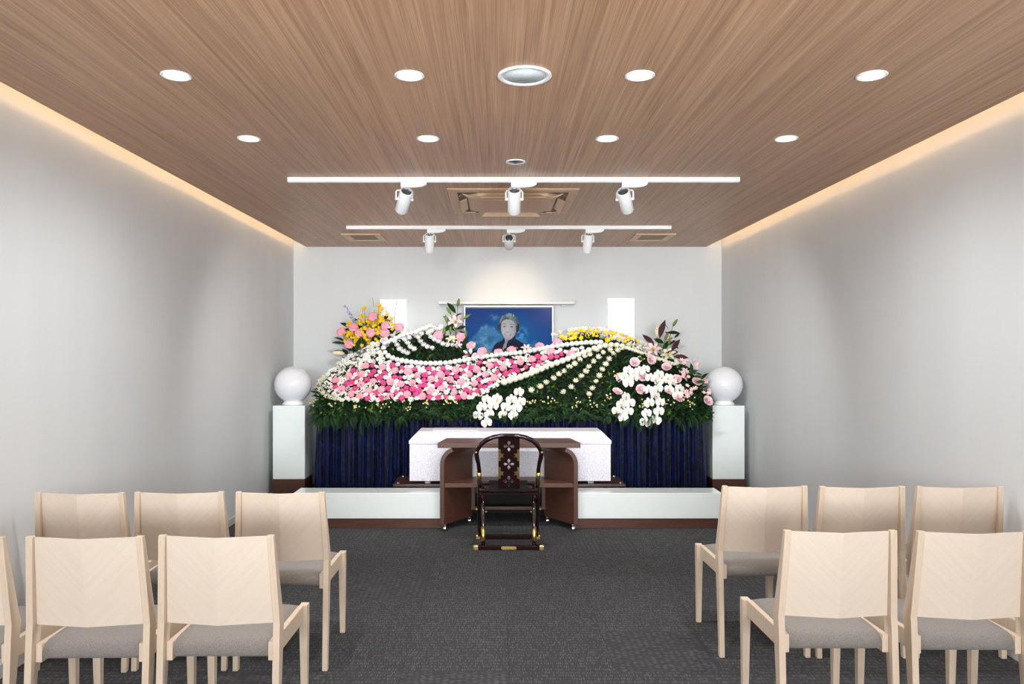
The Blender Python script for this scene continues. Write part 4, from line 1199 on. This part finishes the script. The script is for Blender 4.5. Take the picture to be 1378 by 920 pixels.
for u, v in along(row2, 7.6):
    k = 1.0 - 0.16 * max(0, min(1, (u - 690) / 140)); put(POMC, u, v, 0.04, 0.5, k); taken.append((u, v, 9))
row3 = smoothpath([z2(745, 416), z2(820, 440), z2(900, 472), z2(1000, 503), z2(1050, 520), z2(1075, 515), z2(1072, 498), z2(1050, 492)])
for u, v in along(row3, 4.2):
    put(POMC, u, v, 0.03, 0.5, 0.60); taken.append((u, v, 5))
# left rim, cream chrysanthemums
for u, v in along(smoothpath([z1(190, 738), z1(150, 722), z1(110, 695), z1(90, 660), z1(100, 625), z1(140, 590)]), 6):
    put(random.choice(STAR), u, v, 0.03, 0.5, 0.95); taken.append((u, v, 6))
# chrysanthemum rows in the green swirl
for pth in ([(565, 385), (578, 415), (600, 440), (650, 462)], [(628, 372), (642, 400), (668, 428), (705, 442)], [(700, 335), (708, 370), (730, 398), (762, 420), (812, 434)], [(755, 310), (775, 350), (800, 375), (835, 392), (870, 404), (940, 412)]):
    for u, v in along(smoothpath([z1(*p) for p in pth]), 6.0):
        put(random.choice(STARW), u, v, 0.04, 0.45, random.uniform(0.9, 1.08)); taken.append((u, v, 7))
# chrysanthemum rows on the right green slope
for row in ([(160, 690), (215, 670), (255, 645), (300, 615), (332, 591), (365, 572), (396, 548), (430, 525), (460, 500), (490, 480), (520, 465), (560, 440)],
            [(362, 703), (405, 670), (435, 630), (470, 603), (497, 573), (517, 543), (545, 510), (572, 482), (600, 455), (640, 435)],
            [(515, 715), (537, 680), (558, 637), (577, 600), (595, 562), (618, 528), (638, 495), (660, 462), (690, 442), (720, 428)]):
    for x, y in row:
        u, v = z2(x, y); put(random.choice(STAR), u, v, 0.045, 0.5, random.uniform(0.85, 1.05)); taken.append((u, v, 8))

field = [z1(*p) for p in [(85, 640), (160, 558), (260, 472), (360, 428), (450, 383), (560, 340), (660, 310), (780, 285), (850, 283), (830, 300), (740, 325), (650, 355), (560, 380), (500, 420), (505, 460), (560, 490), (650, 510), (750, 520), (850, 518), (950, 505), (1030, 490), (1100, 475), (1200, 460), (1330, 450)]] + \
        [z2(*p) for p in [(100, 450), (230, 425), (300, 410), (400, 395), (540, 388), (500, 435), (400, 482), (300, 518), (200, 558), (100, 596), (0, 626)]] + \
        [z1(*p) for p in [(1240, 625), (1180, 660), (1080, 715), (1000, 738), (800, 735), (600, 740), (400, 745), (190, 745), (110, 700)]]
pinks = [z1(*p) for p in [(150, 640), (250, 580), (400, 525), (480, 492), (620, 525), (900, 548), (1050, 512), (1330, 468)]] + [z2(*p) for p in [(100, 455), (250, 432), (430, 440), (300, 505), (100, 588)]] + [z1(*p) for p in [(1240, 618), (1100, 680), (1000, 730), (400, 735), (250, 705)]]
def sample(poly, n, r, fn, tries=9000, keep=None):
    xs = [p[0] for p in poly]; ys = [p[1] for p in poly]; k = 0
    for _ in range(tries):
        if k >= n: break
        u, v = random.uniform(min(xs), max(xs)), random.uniform(min(ys), max(ys))
        if inside(poly, u, v) and free(u, v, r):
            taken.append((u, v, r if keep is None else keep)); fn(u, v); k += 1
    return k
sample(pinks, 40, 15.5, lambda u, v: put(random.choice(CARN), u, v, 0.035, 0.5, random.uniform(0.82, 0.98)), keep=9.0)
sample(pinks, 72, 7.6, lambda u, v: put(random.choice(CARNH), u, v, 0.03, 0.5, random.uniform(0.8, 1.05)), keep=5.5)
white_spots = []
sample(field, 1500, 4.4, lambda u, v: white_spots.append((u, v)), 40000)
white_spots.sort(key=lambda p: -p[1])
daisy_p = [fl_daisy() for _ in range(4)]
pl = []
for i, (u, v) in enumerate(white_spots):
    if i < 300: put(random.choice(DAISY), u, v, 0.03, 0.55, random.uniform(0.85, 1.1), jitter=0.25)
    else:
        n = normal(u, v); dv = n * 0.45 + Vector((0, -0.85, 0.5)).normalized() * 0.55 + Vector([random.gauss(0, .25) for _ in range(3)])
        pl.append((random.randrange(4), surf(u, v) + n * 0.03 - BANKO, face_quat(dv), random.uniform(0.85, 1.1)))
scatter_mesh('daisies', daisy_p, pl, [PWHITE, PCENT], bank, BANKO)

# yellow crest and pale filler on the right wave
yel = [z2(*p) for p in [(345, 350), (400, 318), (520, 302), (640, 318), (760, 352), (810, 378), (740, 392), (640, 372), (560, 368), (450, 372), (360, 380)]]
sample(yel, 75, 5.4, lambda u, v: put(random.choice(YEL), u, v, 0.035, 0.5, random.uniform(0.85, 1.15), jitter=0.3))
crest = along([z2(300, 330), z2(360, 308), z2(440, 296), z2(520, 290), z2(600, 296), z2(680, 315), z2(760, 345), z2(830, 372), z2(870, 392)], 4.5)
for u, v in crest: put(random.choice(DAISY), u, v, 0.02, 0.4, random.uniform(0.8, 1.0), jitter=0.3)
fil = [z2(*p) for p in [(380, 378), (560, 372), (720, 392), (820, 385), (900, 430), (880, 455), (800, 425), (720, 400), (620, 390), (480, 385)]]
fsp = []
sample(fil, 260, 2.6, lambda u, v: fsp.append((u, v)), 9000)
wp = [fl_yellow(0.014) for _ in range(3)]
for i, x in enumerate(wp): x.slot = 0 if i < 2 else 1
scatter_mesh('filler_florets', wp, [(random.randrange(3), surf(u, v) + normal(u, v) * random.uniform(.01, .05) - BANKO, face_quat(Vector((random.gauss(0, .4), -0.8, 0.6))), random.uniform(.8, 1.2)) for u, v in fsp], [PCREAM, PCENT], bank, BANKO)

# pink flowers along the portrait's lower edge, and lilies
for x, y, f_ in ((830, 330, z1), (968, 335, z1), (1085, 464, z1), (1100, 430, z1), (1200, 440, z1), (1280, 424, z1), (40, 425, z2), (215, 400, z2), (325, 376, z2), (290, 438, z2), (408, 447, z2)):
    u, v = f_(x, y); put(random.choice(CARN), u, v + 2, 0.03, 0.7, 1.1)
u, v = z2(130, 415); put(LILYP, u, v + 3, 0.05, 0.6, 0.75)
for x, y, f_ in ((1060, 440, z1), (1150, 430, z1), (1165, 452, z1), (1240, 440, z1), (80, 400, z2), (165, 395, z2), (270, 385, z2)):
    u, v = f_(x, y); put(LEAVES[2], u, v + 3, 0.02, 0.2, 0.6)

# roses and small pink clusters on the right
for x, y in ((370, 395), (510, 450), (245, 412), (310, 527), (140, 535), (115, 640), (295, 625), (585, 545), (600, 690), (735, 560), (795, 705), (530, 635)):
    u, v = z6(x, y); put(ROSE, u, v, 0.05, 0.75, 0.98, jitter=0.2)
for x, y in ((655, 510), (690, 650), (795, 640), (755, 550), (655, 405), (720, 425), (665, 630), (640, 515)):
    u, v = z6(x, y)
    for _ in range(5): put(random.choice(NERI), u + random.gauss(0, 3), v + random.gauss(0, 3), 0.05, 0.5, random.uniform(0.8, 1.1), jitter=0.4)

# sprigs of little cream berries
def sprig(u, v):
    b = MB(); st = MB(); c = surf(u, v) + normal(u, v) * 0.03 - BANKO
    for _ in range(9):
        q = c + Vector((random.gauss(0, .028), -0.03 + random.gauss(0, .015), random.gauss(0, .028)))
        b.sphere(q, 0.0085, 6, 5); st.tube([c + Vector((0, 0.02, -0.03)), q], 0.0015, 4)
    o = st.build('berry_sprig', STEM, bank); k = b.build('berries', BERRY, o); k['kind'] = 'stuff'
for x, y in ((170, 770), (330, 775), (490, 770), (640, 770), (760, 760), (870, 745), (940, 752)): sprig(*z1(x, y))
for x, y in ((160, 760), (270, 755), (430, 755), (540, 765), (622, 720), (680, 602), (815, 490), (1020, 740), (1150, 748), (840, 765)): sprig(*z2(x, y))
sprig(426, 543)
# drooping leaves and fern along the lower edge
def droop(me, u, v, sc, az=None):
    p = surf(u, v) + Vector((0, random.uniform(-0.03, 0.0), 0)) - BANKO
    g = Vector((random.gauss(0, 0.55) if az is None else az * 0.6, -0.55 + random.gauss(0, .12), -0.55 + random.gauss(0, .25))).normalized()
    if 540 < u < 832:            # above the coffin lid the sprays stay short and lie flatter
        g = Vector((random.gauss(0, 0.8), -0.45, random.uniform(-0.25, 0.15))).normalized(); sc = min(sc, 0.5); p.z += 0.01
    q = g.to_track_quat('Y', 'Z') @ Quaternion((0, 1, 0), random.uniform(-.5, .5))
    return link(me.name.split('.')[0], me, bank, loc=p, rot=q, scale=sc)
for i in range(230):
    u = 428 + (951 - 428) * (i + random.random()) / 230
    droop(random.choice(FERN), u, random.uniform(548, 563), random.uniform(0.45, 0.75))
for i in range(56):
    u = 428 + (950 - 428) * (i + random.random()) / 56
    droop(random.choices(LEAVES, (4, 4, 1.6))[0], u, random.uniform(540, 558), random.uniform(0.45, 0.65))
for u, v, az in ((428, 545, -1.0), (426, 550, -1.2), (430, 556, -0.7), (427, 540, -1.3), (432, 560, -.5), (952, 552, 0.9), (955, 548, 1.1), (957, 540, 1.2), (956, 530, 1.3), (950, 556, 0.7), (948, 520, 1.2)):
    droop(random.choice(FERN), u + (5 if az < 0 else -13), v, 0.72, az); droop(LEAVES[1], u + (5 if az < 0 else -13), v, 0.7, az * 0.8)
for x, y, f_ in ((80, 795, z1), (110, 815, z1), (395, 790, z1), (415, 775, z1), (980, 780, z1), (1000, 650, z1), (450, 790, z2), (330, 760, z2), (1020, 800, z2)):
    u, v = f_(x, y); droop(LEAVES[2], u, min(v, 553) - 3, 1.1)

# ------------------------------------------------------------------ white orchid sprays
def orchid_spray(pts, lab):
    P = [surf(u, min(v, 553)) for u, v in pts]
    P3 = []
    for (u, v), p in zip(pts, P):
        d = min(p.y, surf(u, 548).y + 0.35) - 0.10
        P3.append(at(u, v, d))
    root = max(P3, key=lambda p: p.z) + Vector((0.0, 0.16, 0.02))
    t = thing('orchid_spray', lab, 'orchid', root, 0, 'cascading white orchid sprays')
    srt = sorted(P3, key=lambda p: -p.z)
    st = MB()
    path = [Vector((0, 0, 0))]
    cs = [Vector((sum(q.x for q in srt[i:i + 2]) / len(srt[i:i + 2]), sum(q.y for q in srt[i:i + 2]) / len(srt[i:i + 2]) + 0.035, sum(q.z for q in srt[i:i + 2]) / len(srt[i:i + 2]))) - root for i in range(0, len(srt), 2)]
    path += cs
    st.tube(path, 0.004, 6); st.build('stem', STEM, t)
    for p in P3:
        dirv = Vector((random.gauss(0, 0.25), -1, 0.12 + random.gauss(0, .15)))
        q = dirv.normalized().to_track_quat('Z', 'Y') @ Quaternion((0, 0, 1), random.uniform(-.35, .35))
        b = link('bloom', ORCH, t, loc=p - root, rot=q, scale=random.uniform(0.92, 1.06))
        link('lip', ORCHL, b)
    return t
orchid_spray([z6(*p) for p in ((205, 450), (290, 455), (170, 500), (248, 502), (205, 545), (335, 440))], 'white orchid spray at the upper left of the right-hand orchid cluster')
orchid_spray([z6(*p) for p in ((375, 505), (440, 535), (362, 598), (435, 590), (410, 640), (440, 482))], 'white orchid spray in the middle of the right-hand orchid cluster')
orchid_spray([z6(*p) for p in ((510, 510), (545, 540), (520, 595), (585, 640), (600, 590))], 'white orchid spray at the right of the right-hand orchid cluster')
orchid_spray([z6(*p) for p in ((185, 655), (150, 712), (215, 702), (118, 762), (205, 765), (165, 815))], 'white orchid spray hanging at the lower left of the right-hand cluster')
orchid_spray([z6(*p) for p in ((365, 700), (450, 695), (345, 780), (440, 765), (335, 850), (418, 832))], 'white orchid spray hanging lowest over the skirt in the right-hand cluster')
orchid_spray([z5(*p) for p in ((268, 590), (375, 585), (218, 672), (335, 655), (180, 755), (292, 745), (267, 830))], 'white orchid spray over the coffin lid, left of the central pair')
orchid_spray([z5(*p) for p in ((600, 515), (525, 595), (618, 618), (468, 668), (578, 678), (432, 745), (540, 755))], 'white orchid spray over the coffin lid, right of the central pair')

# ------------------------------------------------------------------ tall arrangements
def stalk(mb, a, b, r=0.003, sag=0.02):
    a, b = Vector(a), Vector(b); mid = (a + b) / 2 + Vector((0, 0, sag)); mb.tube([a, mid, b], r, 5)
def arrangement(name, lab, base):
    return thing(name, lab, 'flower arrangement', base)
def oriented(me, t, base, p, g, sc=1.0, roll=None, axis='Z'):
    q = Vector(g).normalized().to_track_quat(axis, 'Y' if axis == 'Z' else 'Z')
    if axis == 'Z': q = q @ Quaternion((0, 0, 1), random.uniform(0, 6.28) if roll is None else roll)
    else: q = q @ Quaternion((0, 1, 0), random.uniform(-.8, .8) if roll is None else roll)
    return link(me.name.split('.')[0], me, t, loc=p - base, rot=q, scale=sc)
def leaf_px(me, t, base, a, b, d, length):
    pa, pb = at(a[0], a[1], d), at(b[0], b[1], d - 0.02)
    return oriented(me, t, base, pa, pb - pa, (pb - pa).length / length, roll=random.uniform(0.5, 1.2) * random.choice((-1, 1)), axis='Y')

# left: yellow oncidium, pink carnations, blue delphinium
zL = lambda x, y: (420 + x / 9.84, 390 + y / 9.84)
dL = 8.16
base = Vector((-1.36, 8.20, TZ))
t = arrangement('tall_bouquet', 'tall loose bouquet of yellow, pink and blue flowers at the left rear', base)
root = at(*zL(760, 800), dL) + Vector((0, 0.05, -0.12))
sm = MB(); sm.lathe([(0.05, 0.0), (0.07, 0.03), (0.075, 0.20), (0.05, 0.27), (0.055, 0.30)], 20, M=Matrix.Translation((root.x - base.x, 0.0, 0))); sm.build('vase', DARKM, t)
sm = MB()
R0 = Vector((root.x, 8.19, TZ + 0.3)) - base
for x, y in ((385, 555), (550, 490), (625, 570), (780, 570), (965, 570), (965, 468), (800, 352), (1155, 495), (490, 720)):
    p = at(*zL(x, y), dL - random.uniform(0, 0.1)); oriented(random.choice(CARN), t, base, p, (random.gauss(0, .25), -0.8, 0.5), 1.12)
    stalk(sm, R0, p - base)
for _ in range(120):
    cx, cy = random.choice(((560, 590), (680, 420), (740, 470), (850, 440), (900, 480), (960, 370), (870, 640), (720, 640), (520, 650), (1060, 480), (780, 500), (860, 540), (650, 500)))
    x, y = cx + random.gauss(0, 55), cy + random.gauss(0, 50)
    p = at(*zL(x, y), dL + random.uniform(-0.08, 0.06)); oriented(random.choice(YELS), t, base, p, (random.gauss(0, .4), -0.9, 0.3), random.uniform(0.8, 1.35))
for x, y in ((890, 205), (920, 255), (880, 290), (690, 245), (660, 340), (480, 470), (505, 430), (480, 570), (520, 580)):
    p = at(*zL(x, y), dL); oriented(random.choice(YELS), t, base, p, (0, -1, 0.3), 1.5); stalk(sm, R0, p - base, 0.002)
def spire(a, b, n, me, spread, k0=0.6, k1=1.2):
    pa, pb = at(*zL(*a), dL), at(*zL(*b), dL); stalk(sm, pa - base, pb - base, 0.002)
    for i in range(n):
        q = i / (n - 1); p = pa.lerp(pb, q) + Vector((random.gauss(0, spread), random.gauss(0, spread * .6), random.gauss(0, .008)))
        oriented(me, t, base, p, (random.gauss(0, .6), -0.8, 0.3), k1 + (k0 - k1) * q)
spire((590, 470), (430, 195), 16, BLUE, 0.013); spire((830, 330), (800, 100), 14, WSM, 0.012, 0.8, 1.5); spire((820, 345), (825, 300), 7, BLUE, 0.018)
spire((1080, 420), (1130, 140), 10, WSM, 0.012); spire((1000, 330), (960, 210), 9, WSM, 0.015); spire((640, 400), (680, 250), 9, WSM, 0.015)
for a, b in (((430, 720), (265, 665)), ((440, 690), (310, 600)), ((450, 850), (310, 770)), ((480, 860), (400, 760)), ((600, 640), (640, 780)), ((640, 640), (560, 800)), ((700, 660), (690, 800)), ((800, 620), (790, 740)), ((820, 640), (860, 770)), ((1080, 640), (1160, 540)), ((1060, 560), (1110, 480)), ((950, 400), (1010, 310)), ((560, 480), (640, 430)), ((560, 820), (520, 690)), ((600, 830), (610, 700)), ((500, 850), (480, 760)), ((960, 640), (1060, 660)), ((740, 560), (640, 480)), ((880, 400), (850, 320))):
    leaf_px(LEAVES[random.randrange(2)], t, base, zL(*a), zL(*b), dL + 0.02, 0.13)
for _ in range(130):
    x, y = random.uniform(450, 1080), random.uniform(430, 820)
    if y > 900 - 0.28 * x + 120: continue
    leaf_px(LEAVES[random.randrange(2)], t, base, zL(x, y), zL(x + random.gauss(0, 70), y - random.uniform(30, 110)), dL + random.uniform(0.03, 0.09), 0.13)
p = at(*zL(430, 842), dL); oriented(BUDC, t, base, p, (-1, -0.2, 0.05), 1.7)
sm.build('stem', STEM, t)

# left of the portrait: tall lilies with green buds
dM = 8.06
base = Vector((-0.50, 8.14, TZ))
t = arrangement('lily_arrangement', 'tall pale pink lilies with green buds, left of the portrait', base)
sm = MB(); R0 = at(*z1(935, 440), dM + 0.05) - base
R0b = Vector((R0.x, 0.0, 0.05)); stalk(sm, R0b, R0, 0.006)
def LM(me, x, y, g, sc, dd=0.0, st=True):
    p = at(*z1(x, y), dM + dd); oriented(me, t, base, p, g, sc)
    if st: stalk(sm, R0, p - base, 0.003, 0.0)
LM(LILYP, 932, 238, (-0.1, -0.8, 0.55), 1.15); LM(LILYP, 1020, 455, (0.1, -0.9, 0.2), 1.1, -0.10); LM(LILYC, 910, 352, (0, -0.6, 0.8), 0.85, -0.05); LM(LILYP, 950, 385, (0.4, -0.8, 0.3), 0.6, -0.06)
for x, y, gx_, gz_ in ((905, 196, -0.5, 0.8), (946, 148, 0.2, 1.0), (985, 225, 0.75, 0.5), (882, 250, -0.2, 1.0), (932, 292, 0.05, 1.0), (903, 320, 0.0, 1.0), (998, 340, -0.05, 1.0), (868, 325, -0.1, 1.0)):
    LM(BUDG, x, y, (gx_, -0.2, gz_), 1.2)
LM(BUDC, 1045, 405, (0.2, -0.5, 0.7), 0.9, -0.06); LM(CARN[1], 1030, 390, (0, -0.9, 0.4), 1.0, -0.06); LM(CARN[2], 828, 332, (0, -0.9, 0.4), 1.15, -0.03); LM(CARN[0], 968, 338, (0, -0.9, 0.4), 1.1, -0.03)
for a, b in (((935, 190), (885, 120)), ((935, 250), (855, 300)), ((900, 240), (860, 205)), ((940, 290), (1000, 265)), ((930, 350), (990, 300)), ((900, 330), (850, 345)), ((960, 380), (1010, 330)), ((930, 400), (870, 370)), ((985, 420), (1000, 330)), ((930, 210), (975, 185)), ((960, 420), (1015, 400)), ((880, 400), (850, 330)), ((930, 300), (880, 265)), ((950, 300), (1005, 320)), ((940, 420), (900, 330))):
    leaf_px(LONGL, t, base, z1(*a), z1(*b), dM + random.uniform(-.04, .03), 0.20)
sm.build('stem', STEM, t)

# right: lilies with burgundy leaves
dR = 8.02
base = Vector((1.72, 8.10, TZ))
t = arrangement('lily_arrangement', 'cream lilies with dark burgundy leaves at the right rear', base)
sm = MB(); R0 = at(*z6(470, 400), dR + 0.05) - base; R0b = Vector((R0.x, 0.0, 0.05)); stalk(sm, R0b, R0, 0.006)
def RM(me, x, y, g, sc, dd=0.0):
    p = at(*z6(x, y), dR + dd); oriented(me, t, base, p, g, sc); stalk(sm, R0, p - base, 0.003, 0.0)
RM(LILYP, 395, 285, (-0.2, -0.8, 0.6), 1.15, -0.05); RM(LILYC, 515, 325, (-0.3, -0.7, 0.5), 1.05, -0.05); RM(BUDC, 425, 195, (0, -0.2, 1), 1.6); RM(LILYP, 525, 195, (0.4, -0.6, 0.6), 0.75)
for x, y, gx_, gz_ in ((548, 108, 0.5, 0.8), (488, 215, 0.3, 0.9), (512, 250, 0.4, 0.8), (448, 305, 0.1, 1.0)): RM(BUDG, x, y, (gx_, -0.2, gz_), 1.2)
for a, b in (((405, 262), (318, 162)), ((448, 200), (480, 55)), ((555, 345), (672, 345)), ((540, 300), (600, 205)), ((440, 150), (420, 130))): leaf_px(BURG, t, base, z6(*a), z6(*b), dR - 0.02, 0.17)
for a, b in (((480, 240), (400, 200)), ((490, 260), (570, 210)), ((500, 160), (605, 152)), ((520, 140), (485, 80)), ((480, 330), (580, 290)), ((470, 380), (430, 300)), ((560, 270), (600, 275)), ((490, 150), (540, 195)), ((450, 380), (540, 360)), ((560, 200), (600, 160)), ((540, 330), (590, 300)), ((470, 300), (520, 210)), ((440, 360), (380, 330)), ((500, 370), (590, 385))):
    leaf_px(LONGL, t, base, z6(*a), z6(*b), dR + random.uniform(-.03, .04), 0.20)
for a, b in (((670, 480), (740, 440)), ((700, 500), (790, 490)), ((690, 470), (700, 390)), ((730, 540), (800, 530)), ((740, 600), (810, 560)), ((650, 440), (620, 390)), ((720, 470), (780, 480)), ((770, 520), (810, 460))):
    leaf_px(LEAVES[random.randrange(2)], t, base, z6(*a), z6(*b), 7.40, 0.13)
sm.build('stem', STEM, t)
